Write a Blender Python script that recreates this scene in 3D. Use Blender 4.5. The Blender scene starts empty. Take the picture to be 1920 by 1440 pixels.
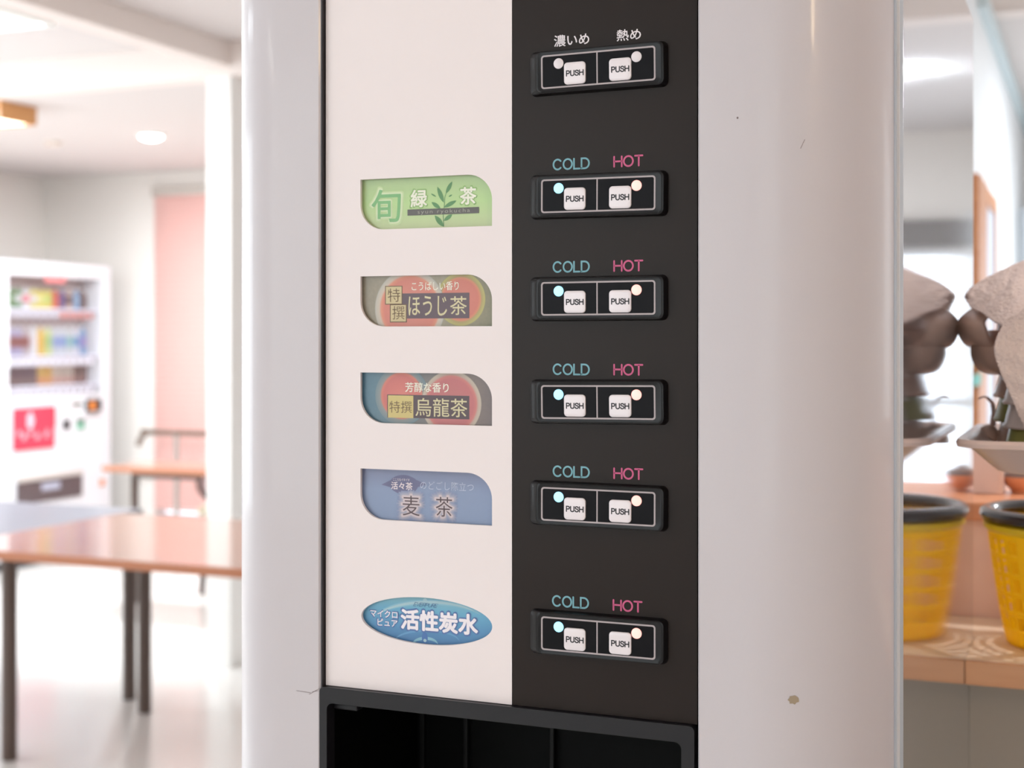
import bpy, bmesh, math, random
from mathutils import Vector, Matrix
random.seed(7)
SC = bpy.context.scene
COL = SC.collection
# ------------------------------------------------------------------ camera
F = 2667.0                      # focal length in pixels of a 1920 px wide frame
TH = math.radians(22.43)        # the camera is turned left of the machine's normal
CT, ST = math.cos(TH), math.sin(TH)
D = 0.85
EYE = 1.38
CX, CY = D*ST, -D*CT
HOR = 630.0
cd = bpy.data.cameras.new('camera'); cam = bpy.data.objects.new('camera', cd); COL.objects.link(cam)
cam.location = (CX, CY, EYE); cam.rotation_euler = (math.pi/2, 0, TH)
cd.sensor_width = 36; cd.lens = F*36/1920; cd.shift_y = -(720-HOR)/1920
cd.clip_start = 0.02; cd.clip_end = 100
cd.dof.use_dof = True; cd.dof.focus_distance = 0.83; cd.dof.aperture_fstop = 8.5
SC.camera = cam
# ------------------------------------------------------------------ world, lights, exposure
SC.view_settings.view_transform = 'Standard'; SC.view_settings.look = 'None'
SC.view_settings.gamma = 1; SC.view_settings.use_curve_mapping = False
SC.view_settings.exposure = 0.07
W = bpy.data.worlds.new('sky'); SC.world = W; W.use_nodes = True
W.node_tree.nodes['Background'].inputs[0].default_value = (0.86, 0.93, 1.0, 1)
W.node_tree.nodes['Background'].inputs[1].default_value = 3.2

def area(name, loc, size, power, color=(1, .95, .92), rot=(0, 0, 0), sy=None, shape=None):
    l = bpy.data.lights.new(name, 'AREA'); l.energy = power; l.color = color; l.size = size
    if sy: l.shape = 'RECTANGLE'; l.size_y = sy
    if shape: l.shape = shape
    o = bpy.data.objects.new(name, l); COL.objects.link(o); o.location = loc; o.rotation_euler = rot
    return o
# added daylight fill lamps; walls behind and beside the photographer have no windows
area('added_daylight_fill', (-3.0, -4.4, 1.6), 4.0, 76, (.70, .885, 1), (math.pi/2, 0, math.pi), 1.9)
area('added_daylight_fill', (1.2, -4.4, 1.6), 1.8, 25, (.74, .90, 1), (math.pi/2, 0, math.pi), 1.9)
area('added_daylight_fill', (2.9, 5.1, 1.5), 1.6, 14, (.86, .94, 1), (0, math.pi/2, 0), 3.0)
area('added_daylight_fill', (-6.2, 1.6, 1.45), 1.8, 106, (.82, .935, 1), (0, -math.pi/2, 0), 4.0)
# recessed panels in the hall ceiling
area('ceiling_or_fill_light', (-3.6, 2.9, 2.56), 0.5, 36, (.84, .94, 1), (0, 0, 0), 1.2)
area('ceiling_or_fill_light', (-2.0, -1.6, 2.56), 0.5, 18, (.90, .96, 1), (0, 0, 0), 1.2)
area('ceiling_or_fill_light', (-5.2, 3.4, 2.56), 0.5, 58, (.86, .95, 1), (0, 0, 0), 1.2)
area('ceiling_or_fill_light', (-4.4, 5.7, 2.43), 0.16, 62, (.86, .95, 1), (0, 0, 0), None, 'DISK')
area('ceiling_or_fill_light', (0.95, 5.0, 2.43), 0.16, 40, (.88, .95, 1), (0, 0, 0), None, 'DISK')
area('ceiling_or_fill_light', (0.9, 1.15, 2.56), 0.16, 15, (.95, .96, 1), (0, 0, 0), None, 'DISK')  # added fill to brighten the counter, ledge and towel; no known lamp there
area('ceiling_or_fill_light', (-4.7, 0.2, 2.56), 0.5, 16, (.88, .95, 1), (0, 0, 0), 1.2)
area('ceiling_or_fill_light', (-3.9, -3.5, 2.56), 0.5, 12, (1, .94, .85), (0, 0, 0), 1.2)
area('ceiling_or_fill_light', (0.9, -0.7, 2.56), 0.09, 3, (1, .83, .6), (0, 0, 0), None, 'DISK')

# ------------------------------------------------------------------ pixel rays at design size
def ray(px):
    u = (px-960)/F
    return (-ST+u*CT, CT+u*ST)
def at(px, py, Z):              # point at camera depth Z
    rx, ry = ray(px)
    return Vector((CX+rx*Z, CY+ry*Z, EYE-(py-HOR)*Z/F))
def pl(px, py, y=0.0):          # (x, z) on a plane parallel to the machine's front
    rx, ry = ray(px); t = (y-CY)/ry
    return CX+rx*t, EYE-(py-HOR)*t/F
def plx(px, py, x):             # (y, z) on a plane facing sideways
    rx, ry = ray(px); t = (x-CX)/rx
    return CY+ry*t, EYE-(py-HOR)*t/F
# ------------------------------------------------------------------ materials
def lin(c):
    return tuple(((v/255)/12.92 if v/255 <= .04045 else ((v/255+.055)/1.055)**2.4) for v in c)
MATS = {}
def M(name, rgb, rough=.5, metal=0, coat=0, bump=0, scale=60, var=.03, emit=0, trans=0, coat_rough=.05, spec=.5, bands=None, alpha=1):
    if name in MATS: return MATS[name]
    m = bpy.data.materials.new(name); m.use_nodes = True; nt = m.node_tree; b = nt.nodes['Principled BSDF']
    c = lin(rgb) + (1,)
    b.inputs['Roughness'].default_value = rough; b.inputs['Metallic'].default_value = metal
    b.inputs['Coat Weight'].default_value = coat; b.inputs['Coat Roughness'].default_value = coat_rough
    b.inputs['Specular IOR Level'].default_value = spec
    b.inputs['Base Color'].default_value = c
    if trans: b.inputs['Transmission Weight'].default_value = trans
    if emit:
        b.inputs['Emission Color'].default_value = c; b.inputs['Emission Strength'].default_value = emit
    tc = nt.nodes.new('ShaderNodeTexCoord')
    nz = nt.nodes.new('ShaderNodeTexNoise'); nz.inputs['Scale'].default_value = scale; nz.inputs['Detail'].default_value = 3
    nt.links.new(tc.outputs['Object'], nz.inputs['Vector'])
    if var:
        mr = nt.nodes.new('ShaderNodeMapRange'); mr.inputs[3].default_value = 1-var; mr.inputs[4].default_value = 1+var
        nt.links.new(nz.outputs['Fac'], mr.inputs[0])
        vm = nt.nodes.new('ShaderNodeVectorMath'); vm.operation = 'SCALE'; vm.inputs[0].default_value = c[:3]
        nt.links.new(mr.outputs[0], vm.inputs['Scale']); nt.links.new(vm.outputs[0], b.inputs['Base Color'])
    if bump:
        bp = nt.nodes.new('ShaderNodeBump'); bp.inputs['Strength'].default_value = bump; bp.inputs['Distance'].default_value = .001
        nt.links.new(nz.outputs['Fac'], bp.inputs['Height']); nt.links.new(bp.outputs[0], b.inputs['Normal'])
    MATS[name] = m
    return m
def M_grad(name, stops, axis='Z', lo=0, hi=1, rough=.45, noise=0, coat=.3):
    """flat print whose ink runs from one colour to the next along an axis of the card"""
    m = bpy.data.materials.new(name); m.use_nodes = True; nt = m.node_tree; b = nt.nodes['Principled BSDF']
    b.inputs['Roughness'].default_value = rough; b.inputs['Coat Weight'].default_value = coat
    tc = nt.nodes.new('ShaderNodeTexCoord'); sp = nt.nodes.new('ShaderNodeSeparateXYZ')
    nt.links.new(tc.outputs['Object'], sp.inputs[0])
    mr = nt.nodes.new('ShaderNodeMapRange'); mr.inputs[1].default_value = lo; mr.inputs[2].default_value = hi
    nt.links.new(sp.outputs[axis], mr.inputs[0])
    cr = nt.nodes.new('ShaderNodeValToRGB'); e = cr.color_ramp.elements
    while len(e) < len(stops): e.new(.5)
    for i, (p, c) in enumerate(stops):
        e[i].position = p; e[i].color = lin(c)+(1,)
    nt.links.new(mr.outputs[0], cr.inputs[0])
    nz = nt.nodes.new('ShaderNodeTexNoise'); nz.inputs['Scale'].default_value = 500
    nt.links.new(tc.outputs['Object'], nz.inputs['Vector'])
    m2 = nt.nodes.new('ShaderNodeMapRange'); m2.inputs[3].default_value = 1-noise; m2.inputs[4].default_value = 1+noise
    nt.links.new(nz.outputs['Fac'], m2.inputs[0])
    vm = nt.nodes.new('ShaderNodeVectorMath'); vm.operation = 'SCALE'
    nt.links.new(cr.outputs[0], vm.inputs[0]); nt.links.new(m2.outputs[0], vm.inputs['Scale'])
    nt.links.new(vm.outputs[0], b.inputs['Base Color'])
    return m
def M_rad(name, stops, cx, cz, r, rough=.45):
    """flat print with rings of colour round a point of the card"""
    m = bpy.data.materials.new(name); m.use_nodes = True; nt = m.node_tree; b = nt.nodes['Principled BSDF']
    b.inputs['Roughness'].default_value = rough; b.inputs['Coat Weight'].default_value = .3
    tc = nt.nodes.new('ShaderNodeTexCoord')
    sub = nt.nodes.new('ShaderNodeVectorMath'); sub.operation = 'SUBTRACT'; sub.inputs[1].default_value = (cx, 0, cz)
    nt.links.new(tc.outputs['Object'], sub.inputs[0])
    mu = nt.nodes.new('ShaderNodeVectorMath'); mu.operation = 'MULTIPLY'; mu.inputs[1].default_value = (1, 0, 1)
    nt.links.new(sub.outputs[0], mu.inputs[0])
    ln = nt.nodes.new('ShaderNodeVectorMath'); ln.operation = 'LENGTH'; nt.links.new(mu.outputs[0], ln.inputs[0])
    mr = nt.nodes.new('ShaderNodeMapRange'); mr.inputs[2].default_value = r
    nt.links.new(ln.outputs['Value'], mr.inputs[0])
    cr = nt.nodes.new('ShaderNodeValToRGB'); e = cr.color_ramp.elements
    while len(e) < len(stops): e.new(.5)
    for i, (p, c) in enumerate(stops):
        e[i].position = p; e[i].color = lin(c)+(1,)
    nt.links.new(mr.outputs[0], cr.inputs[0]); nt.links.new(cr.outputs[0], b.inputs['Base Color'])
    return m
def M_wood(name, a, bcol, rough=.4, scale=3, stretch=(1, 12, 12), coat=.2):
    m = bpy.data.materials.new(name); m.use_nodes = True; nt = m.node_tree; b = nt.nodes['Principled BSDF']
    b.inputs['Roughness'].default_value = rough; b.inputs['Coat Weight'].default_value = coat; b.inputs['Coat Roughness'].default_value = .1
    tc = nt.nodes.new('ShaderNodeTexCoord'); mp = nt.nodes.new('ShaderNodeMapping'); mp.inputs['Scale'].default_value = stretch
    nz = nt.nodes.new('ShaderNodeTexNoise'); nz.inputs['Scale'].default_value = scale; nz.inputs['Detail'].default_value = 6
    cr = nt.nodes.new('ShaderNodeValToRGB'); cr.color_ramp.elements[0].color = lin(a)+(1,); cr.color_ramp.elements[1].color = lin(bcol)+(1,)
    cr.color_ramp.elements[0].position = .3; cr.color_ramp.elements[1].position = .7
    nt.links.new(tc.outputs['Object'], mp.inputs[0]); nt.links.new(mp.outputs[0], nz.inputs['Vector'])
    nt.links.new(nz.outputs['Fac'], cr.inputs[0]); nt.links.new(cr.outputs[0], b.inputs['Base Color'])
    return m
# ------------------------------------------------------------------ mesh helpers
def obj(name, bm, mat, parent=None, smooth=False, loc=(0, 0, 0)):
    me = bpy.data.meshes.new(name)
    bmesh.ops.recalc_face_normals(bm, faces=bm.faces)
    bm.to_mesh(me); bm.free()
    me.materials.append(mat)
    if smooth:
        for p in me.polygons: p.use_smooth = True
        if smooth != 'all': me.set_sharp_from_angle(angle=math.radians(35))
    o = bpy.data.objects.new(name, me); COL.objects.link(o); o.location = loc
    if parent: o.parent = parent
    return o
def thing(name, label, cat, loc=(0, 0, 0), rz=0, group=None):
    o = bpy.data.objects.new(name, None); COL.objects.link(o); o.empty_display_size = .05
    o.location = loc; o.rotation_euler = (0, 0, rz); o['label'] = label; o['category'] = cat
    if group: o['group'] = group
    return o
def tag(o, label, cat, group=None):
    o['label'] = label; o['category'] = cat
    if group: o['group'] = group
    return o
def struct(name, bm, mat, smooth=False):
    o = obj(name, bm, mat, None, smooth); o['kind'] = 'structure'; return o
def box(bm, x0, x1, y0, y1, z0, z1, bev=0, seg=2):
    r = bmesh.ops.create_cube(bm, size=1)
    vs = r['verts']
    for v in vs:
        v.co = Vector((x0+(v.co.x+.5)*(x1-x0), y0+(v.co.y+.5)*(y1-y0), z0+(v.co.z+.5)*(z1-z0)))
    if bev:
        es = {e for v in vs for e in v.link_edges}
        bmesh.ops.bevel(bm, geom=list(es), offset=bev, segments=seg, affect='EDGES', profile=.5)
    return bm
def B(*a, **k): return box(bmesh.new(), *a, **k)
def prism(bm, pts, y0, y1):
    """closed outline (x,z) pushed from y0 to y1"""
    a = [bm.verts.new((p[0], y0, p[1])) for p in pts]; b = [bm.verts.new((p[0], y1, p[1])) for p in pts]
    n = len(pts); bm.faces.new(a); bm.faces.new(b[::-1])
    for i in range(n): bm.faces.new((a[i], b[i], b[(i+1) % n], a[(i+1) % n]))
    return bm
def prismz(bm, pts, z0, z1):
    a = [bm.verts.new((p[0], p[1], z0)) for p in pts]; b = [bm.verts.new((p[0], p[1], z1)) for p in pts]
    n = len(pts); bm.faces.new(a); bm.faces.new(b[::-1])
    for i in range(n): bm.faces.new((a[i], b[i], b[(i+1) % n], a[(i+1) % n]))
    return bm
def rr(x0, x1, z0, z1, r, n=6):
    pts = []
    for cx, cz, a0 in ((x1-r, z1-r, 0), (x0+r, z1-r, 90), (x0+r, z0+r, 180), (x1-r, z0+r, 270)):
        for k in range(n+1):
            a = math.radians(a0+90*k/n); pts.append((cx+r*math.cos(a), cz+r*math.sin(a)))
    return pts
def layers(bm, rings, cap=True):
    """stack of matching closed rings of 3-D points joined by quads"""
    rs = [[bm.verts.new(p) for p in r] for r in rings]; n = len(rs[0])
    for a, b in zip(rs, rs[1:]):
        for i in range(n): bm.faces.new((a[i], a[(i+1) % n], b[(i+1) % n], b[i]))
    if cap: bm.faces.new(rs[0][::-1]); bm.faces.new(rs[-1])
    return bm
def lathe(bm, prof, n=24, c=(0, 0, 0), cap=False):
    rings = [[(c[0]+r*math.cos(2*math.pi*i/n), c[1]+r*math.sin(2*math.pi*i/n), c[2]+z) for i in range(n)] for r, z in prof]
    return layers(bm, rings, cap)
def tube(bm, pts, r, n=8, closed=False, flat=1.0):
    pts = [Vector(p) for p in pts]; rings = []; N = len(pts); up = None
    for i, p in enumerate(pts):
        a = pts[(i-1) % N] if closed or i > 0 else p; b = pts[(i+1) % N] if closed or i < N-1 else p
        t = (b-a).normalized()
        if up is None: up = Vector((0, 0, 1)) if abs(t.z) < .9 else Vector((1, 0, 0))
        s = t.cross(up).normalized(); up = s.cross(t).normalized()
        rad = r[i] if isinstance(r, (list, tuple)) else r
        rings.append([p+s*math.cos(2*math.pi*k/n)*rad+up*math.sin(2*math.pi*k/n)*rad*flat for k in range(n)])
    if closed:
        rs = [[bm.verts.new(q) for q in g] for g in rings]
        for j in range(N):
            A, Bq = rs[j], rs[(j+1) % N]
            for k in range(n): bm.faces.new((A[k], A[(k+1) % n], Bq[(k+1) % n], Bq[k]))
    else: layers(bm, rings)
    return bm
def catmull(p, n=4, closed=False):
    out = []; N = len(p)
    rng = range(N if closed else N-1)
    for i in rng:
        g = lambda k: Vector(p[k % N]) if closed else Vector(p[max(0, min(N-1, k))])
        a, b, c, d = g(i-1), g(i), g(i+1), g(i+2)
        for k in range(n):
            t = k/n
            out.append(.5*((2*b)+(c-a)*t+(2*a-5*b+4*c-d)*t*t+(3*b-a-3*c+d)*t**3))
    if not closed: out.append(Vector(p[-1]))
    return out
# lettering -----------------------------------------------------------
def cjk(name, s, px0, px1, py0, py1, y, mat, parent, bold=0.0, space=1.0, th=.00006, tight=True, roll=0):
    """writing fitted in the rectangle seen between these pixels on a plane at depth y"""
    c = bpy.data.curves.new('t', 'FONT'); c.body = s; c.resolution_u = 3; c.offset = min(bold, 0); c.space_character = space
    o = bpy.data.objects.new('t', c); COL.objects.link(o)
    dg = bpy.context.evaluated_depsgraph_get(); me = bpy.data.meshes.new_from_object(o.evaluated_get(dg))
    bpy.data.objects.remove(o); bpy.data.curves.remove(c)
    me.name = name
    x0, _ = pl(px0, 0, y); x1, _ = pl(px1, 0, y)
    pm = (px0+px1)/2
    _, zt = pl(pm, py0, y); _, zb = pl(pm, py1, y)
    xs = [v.co.x for v in me.vertices]; ys = [v.co.y for v in me.vertices]
    if not xs: return None
    a, b2, e, f = min(xs), max(xs), min(ys), max(ys)
    mx, mz = (x0+x1)/2, (zt+zb)/2
    for v in me.vertices:
        X = x0+(v.co.x-a)/(b2-a)*(x1-x0); Z = zb+(v.co.y-e)/(f-e)*(zt-zb)
        X, Z = mx+(X-mx)*math.cos(roll)-(Z-mz)*math.sin(roll), mz+(X-mx)*math.sin(roll)+(Z-mz)*math.cos(roll)
        v.co = Vector((X, y, Z))
    if bold > 0:        # heavier strokes: the outline stamped a little to every side
        k = bold*(zt-zb)*1.0; b_ = bmesh.new(); b_.from_mesh(me); src = b_.copy(); geo = list(b_.verts)+list(b_.faces)
        base = [v for v in b_.verts]; N = 8
        for q in range(N):
            a_ = 2*math.pi*q/N; d_ = bmesh.ops.duplicate(b_, geom=geo)
            for v in d_['geom']:
                if isinstance(v, bmesh.types.BMVert): v.co += Vector((k*math.cos(a_), (q+1)*5e-6, k*math.sin(a_)))
        b_.to_mesh(me); b_.free(); src.free()
    me.materials.clear(); me.materials.append(mat)
    for p in me.polygons: p.material_index = 0
    r = bpy.data.objects.new(name, me); COL.objects.link(r); r.parent = parent
    return r
def _arc(cx, cy, rx, ry, a0, a1, n=18):
    return [(cx+rx*math.cos(math.radians(a0+(a1-a0)*k/n)), cy+ry*math.sin(math.radians(a0+(a1-a0)*k/n))) for k in range(n+1)]
GL = {
 'C': (.70, [_arc(.36, .5, .36, .5, 42, 318)]),
 'O': (.74, [_arc(.37, .5, .37, .5, 0, 360, 26)]),
 'L': (.48, [[(0, 1), (0, 0), (.48, 0)]]),
 'D': (.64, [[(.0, 0), (0, 1), (.26, 1)] + _arc(.26, .5, .38, .5, 90, -90, 14)[1:] + [(0, 0), (0, .08)]]),
 'H': (.62, [[(0, 0), (0, 1)], [(.62, 0), (.62, 1)], [(0, .52), (.62, .52)]]),
 'T': (.60, [[(0, 1), (.6, 1)], [(.3, 1), (.3, 0)]]),
 'P': (.52, [[(0, 0), (0, 1), (.28, 1)] + _arc(.28, .74, .24, .26, 90, -90, 10)[1:] + [(0, .48)]]),
 'U': (.58, [[(0, 1), (0, .3)] + _arc(.29, .3, .29, .3, 180, 360, 12) + [(.58, 1)]]),
 'S': (.54, [[tuple(q) for q in catmull([(.53, .76), (.46, .93), (.27, 1), (.08, .92), (.03, .75), (.12, .6), (.3, .53), (.47, .43), (.54, .26), (.46, .07), (.26, 0), (.06, .07), (0, .25)], 3)]]),
 'E': (.5, [[(.5, 1), (0, 1), (0, 0), (.5, 0)], [(0, .5), (.45, .5)]]),
 'V': (.5, [[(0, 1), (.25, 0), (.5, 1)]]),
 'R': (.5, [[(0, 0), (0, 1), (.5, 1), (.5, .5), (0, .5)], [(.2, .5), (.5, 0)]]),
}
def ribbon(bm, pts, w, mapf):
    """flat stroke of width w along 2-D points with rounded ends"""
    P = [Vector(mapf(*p)) for p in pts]
    n = len(P); closed = (P[0]-P[-1]).length < 1e-9
    if closed: P = P[:-1]; n -= 1
    L, R = [], []
    for i in range(n):
        if closed: a, b = P[(i-1) % n], P[(i+1) % n]
        else: a, b = P[max(0, i-1)], P[min(n-1, i+1)]
        d1 = (P[i]-a).normalized() if (P[i]-a).length > 1e-12 else (b-P[i]).normalized()
        d2 = (b-P[i]).normalized() if (b-P[i]).length > 1e-12 else d1
        t = (d1+d2).normalized(); nn = Vector((-t.y, t.x)); k = 1/max(.5, math.cos(d1.angle(d2, 0)/2))
        L.append(P[i]+nn*w/2*k); R.append(P[i]-nn*w/2*k)
    lv = [bm.verts.new((p.x, 0, p.y)) for p in L]; rv = [bm.verts.new((p.x, 0, p.y)) for p in R]
    for i in range(n if closed else n-1):
        j = (i+1) % n; bm.faces.new((lv[i], rv[i], rv[j], lv[j]))
    if not closed:
        for p in (P[0], P[-1]):
            c = [bm.verts.new((p.x+w/2*math.cos(k*math.pi/4), 1e-5, p.y+w/2*math.sin(k*math.pi/4))) for k in range(8)]
            bm.faces.new(c)
def stroke_word(name, s, x0, x1, zb, zt, y, w, mat, parent, gap=.2, slant=0):
    tot = sum(GL[ch][0] for ch in s)+gap*(len(s)-1)
    bm = bmesh.new(); cur = 0
    for ch in s:
        wd, sts = GL[ch]
        for st in sts:
            ribbon(bm, st, w, lambda u, v, cur=cur: (x0+w/2+(cur+u+slant*v)/tot*(x1-x0-w), zb+w/2+v*(zt-zb-w)))
        cur += wd+gap
    for v in bm.verts: v.co.y += y
    me = bpy.data.meshes.new(name); bm.to_mesh(me); bm.free(); me.materials.append(mat)
    o = bpy.data.objects.new(name, me); COL.objects.link(o); o.parent = parent
    return o
def disc(bm, cx, cz, rx, rz, y, n=40, th=0):
    pts = [(cx+rx*math.cos(2*math.pi*k/n), cz+rz*math.sin(2*math.pi*k/n)) for k in range(n)]
    if th: prism(bm, pts, y-th, y)
    else: bm.faces.new([bm.verts.new((p[0], y, p[1])) for p in pts])
    return bm

# ================================================================== THE ROOM
wallm = M('wall_paint', (238, 231, 225), .8, bump=.15, scale=80, var=.015)
ceilm = M('ceiling_paint', (220, 212, 209), .85, bump=.1, scale=60, var=.012)
beamm = M('beam_paint', (240, 228, 222), .8, var=.02)
floorm = M('vinyl_floor', (236, 232, 228), .22, coat=.3, scale=3, var=.02, coat_rough=.12)
XL, XR, YF, YB = -6.35, 3.0, -4.5, 7.0
struct('floor', B(XL-.1, XR+.1, YF-.1, YB+.1, -.1, 0), floorm)
CLO, CHI = 2.46, 2.60
bm = bmesh.new(); box(bm, XL-.1, XR+.1, 4.33, YB+.1, CLO, CLO+.3); box(bm, XL-.1, XR+.1, YF-.1, 4.22, CHI, CHI+.16)
struct('ceiling', bm, ceilm)
struct('trim_1', B(XL, XR, 4.22, 4.33, CLO, CLO+.3), beamm)
struct('trim_2', B(-3.12, -3.01, YF, 4.22, 2.50, CHI), beamm)
struct('trim_3', B(-3.12, -3.005, 4.22, 4.33, 0, CLO), M('post_paint', (246, 242, 238), .55, var=.01))
# left wall
struct('wall_left', B(XL-.1, XL, YF, YB, 0, 2.7), wallm)
# back wall with two tall openings
by0, by1 = YB, YB+.1
bx0, bx1 = -5.44, -3.55          # blind opening
kx0, kx1 = 0.775, 2.5           # kitchen side window
bm = bmesh.new()
box(bm, XL-.1, bx0, by0, by1, 0, 2.7); box(bm, bx0, bx1, by0, by1, 2.36, 2.7); box(bm, bx0, bx1, by0, by1, 0, .17)
box(bm, bx1, kx0, by0, by1, 0, 2.7); box(bm, kx0, kx1, by0, by1, 1.84, 2.7); box(bm, kx0, kx1, by0, by1, 0, .5); box(bm, kx1, XR+.1, by0, by1, 0, 2.7)
struct('wall_back', bm, wallm)
framem = M('window_frame_grey', (205, 205, 208), .4, metal=.3)
glassm = M('window_glass', (250, 252, 255), .0, trans=1, var=0, scale=2)
def window(name, x0, x1, z0, z1, mull, trans_z=None):
    bm = bmesh.new(); y0, y1 = YB+.02, YB+.07
    box(bm, x0, x0+.04, y0, y1, z0, z1); box(bm, x1-.04, x1, y0, y1, z0, z1)
    box(bm, x0+.04, x1-.04, y0, y1, z1-.04, z1); box(bm, x0+.04, x1-.04, y0, y1, z0, z0+.04)
    for m_ in mull: box(bm, m_-.025, m_+.025, y0, y1, z0+.04, z1-.04)
    if trans_z:
        box(bm, x0+.04, mull[0]-.025, y0, y1, trans_z-.02, trans_z+.02)
        box(bm, mull[0]+.025, x1-.04, y0, y1, trans_z-.02, trans_z+.02)
    o = struct(name, bm, framem)
    xs = [x0+.04]+list(mull)+[x1-.04]
    for a, b in zip(xs, xs[1:]): obj('pane', B(a, b, YB+.043, YB+.047, z0+.04, z1-.04), glassm, o)
    return o
window('window_1', bx0, bx1, .17, 2.36, (-4.5,))
window('window_2', kx0, kx1, .5, 1.84, (1.62,), 1.03)
# right wall and the wall behind the photographer
struct('wall_right', B(XR, XR+.1, YF, YB, 0, 2.7), wallm)
struct('wall_front', B(XL, XR, YF-.1, YF, 0, 2.7), wallm)
# short partition of the kitchen
px_ = -.03
struct('wall_partition', B(px_-.1, px_, 3.2, YB, 0, CLO), M('partition_paint', (238, 240, 242), .6, var=.01))
struct('baseboard_back', B(XL, bx0, YB-.012, YB, 0, .06), M('baseboard_grey', (190, 185, 180), .6))

# ---- pink roller blind
pinkm = M('pink_blind_cloth', (238, 196, 188), .8, var=.02, scale=30)
nt = pinkm.node_tree; bs = nt.nodes['Principled BSDF']
tl = nt.nodes.new('ShaderNodeBsdfTranslucent'); tl.inputs[0].default_value = lin((242, 205, 198))+(1,)
mx = nt.nodes.new('ShaderNodeMixShader'); mx.inputs[0].default_value = .3
nt.links.new(bs.outputs[0], mx.inputs[1]); nt.links.new(tl.outputs[0], mx.inputs[2]); nt.links.new(mx.outputs[0], nt.nodes['Material Output'].inputs[0])
t = thing('roller_blind', 'tall pale pink blind drawn down over the window behind the white post', 'blind', (-4.5, YB-.02, .24))
g = bmesh.new(); box(g, -.95, .95, -.012, .016, 2.06, 2.12, .004)
obj('headrail', g, M('blind_rail', (200, 190, 182), .5), t)
nsl = 52; sm_ = None
for k in range(nsl):                      # overlapping horizontal slats, each a piece of its own
    z = .008+k*(2.05/nsl)
    if sm_ is None:
        g = bmesh.new(); layers(g, [[(-.93, 0.002, 0), (.93, 0.002, 0), (.93, 0.004, 0), (-.93, .004, 0)], [(-.93, -.002, .021), (.93, -.002, .021), (.93, 0, .021), (-.93, 0, .021)], [(-.93, -.001, .041), (.93, -.001, .041), (.93, .001, .041), (-.93, .001, .041)]])
        s0 = obj('slat', g, pinkm, t, loc=(0, 0, z)); sm_ = s0
    else:
        s = s0.copy(); COL.objects.link(s); s.parent = t; s.location = (0, 0, z)
obj('bottom_rail', B(-.93, .93, -.005, .008, -.008, .006, .002), M('blind_rail_pink', (215, 170, 160), .5), t)

# ---- wooden door frame on the partition
dwood = M_wood('orange_door_wood', (214, 140, 92), (226, 158, 108), .45)
y0, z1 = plx(1829, 325, px_+.02); y1, _ = plx(1845, 325, px_+.02); y2, _ = plx(1861, 380, px_+.02)
t = struct('door_1', B(px_+.002, px_+.03, y0, y0+(y1-y0), 0, z1), dwood)
obj('door_head', B(px_+.002, px_+.025, y1, y2+.15, z1-.05, z1), dwood, t)
obj('door_leaf', B(px_+.002, px_+.016, y1, y2+.15, .01, z1-.05), M('door_leaf_pale', (214, 222, 236), .4), t)
obj('door_stile', B(px_+.002, px_+.025, y2+.15, y2+.19, 0, z1), dwood, t)
struct('trim_4', B(px_, px_+.03, 3.9, YB, CLO-.05, CLO), M('cornice_paint', (214, 228, 232), .5))
for (pa, pb, qa, qb, c, lb) in ((1822, 1829, 462, 492, (120, 150, 205), 'blue paper note pinned left of the orange door frame top'),
                                (1823, 1841, 655, 682, (232, 205, 130), 'yellow paper note stuck on the orange door frame'),
                                (1823, 1840, 638, 652, (150, 205, 195), 'upper pale teal strip stuck on the orange door frame'),
                                (1823, 1838, 704, 720, (120, 195, 185), 'lower teal strip stuck on the orange door frame')):
    a, za = plx(pa, qa, px_+.03); b, zb = plx(pb, qb, px_+.03)
    xx = px_+.0298 if c[0] != 120 or c[2] != 205 else px_-.0002
    tag(obj('paper_note', B(xx, xx+.003, a, b, zb, za), M('note_%d_%d' % (c[0], c[2]), c, .7)), lb, 'note')
tag(obj('storage_locker', B(px_+.005, .62, 6.3, 6.98, 0, 1.98, .006), M('locker_grey', (188, 194, 200), .5)), 'tall grey cabinet at the far end of the kitchen, right of the door', 'cabinet')
g = B(kx0-.05, kx1, YB-.06, YB-.005, 1.85, 1.99, .01)
tag(obj('window_pelmet', g, M('pelmet_grey', (128, 122, 120), .6)), 'dark grey blind box above the kitchen window, seen mirrored in the machine side', 'blind')

# ---- ceiling fittings
t = thing('downlight', 'small round white ceiling light over the drinks vending machine', 'ceiling light', (-4.37, 5.52, CLO))
g = bmesh.new(); lathe(g, [(.075, 0), (.078, -.008), (.062, -.012), (.062, -.004), (.075, 0)], 32); obj('trim_ring', g, M('lamp_white', (245, 245, 240), .4), t, True)
g = bmesh.new(); lathe(g, [(.0618, -.003), (.058, -.018), (.035, -.03), (.001, -.034)], 32); obj('diffuser', g, M('lamp_glow', (255, 250, 245), .4, emit=9, var=0), t, True)
t = thing('smoke_detector', 'small round pale disc on the ceiling left of the round light', 'detector', (-5.05, 5.55, CLO))
g = bmesh.new(); lathe(g, [(.05, 0), (.05, -.012), (.035, -.025), (.001, -.027)], 24); obj('cover', g, M('detector_plastic', (228, 215, 205), .5), t, True)
obj('indicator_lens', B(-.006, .006, -.045, -.035, -.022, -.016), M('lens_dark', (150, 60, 50), .3), t)
p = Vector((-4.32, 4.335, 0))
t = thing('wooden_ceiling_light', 'square orange wood framed lamp at the left edge under the ceiling', 'ceiling light', (p.x-.3, p.y+.12, CLO))
lw = M_wood('lamp_wood', (205, 140, 80), (222, 162, 100))
g = bmesh.new()
for a in ((-.3, .3, -.12, -.10), (-.3, .3, .10, .12), (-.3, -.28, -.10, .10), (.28, .3, -.10, .10)): box(g, *a, -.085, 0)
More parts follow.
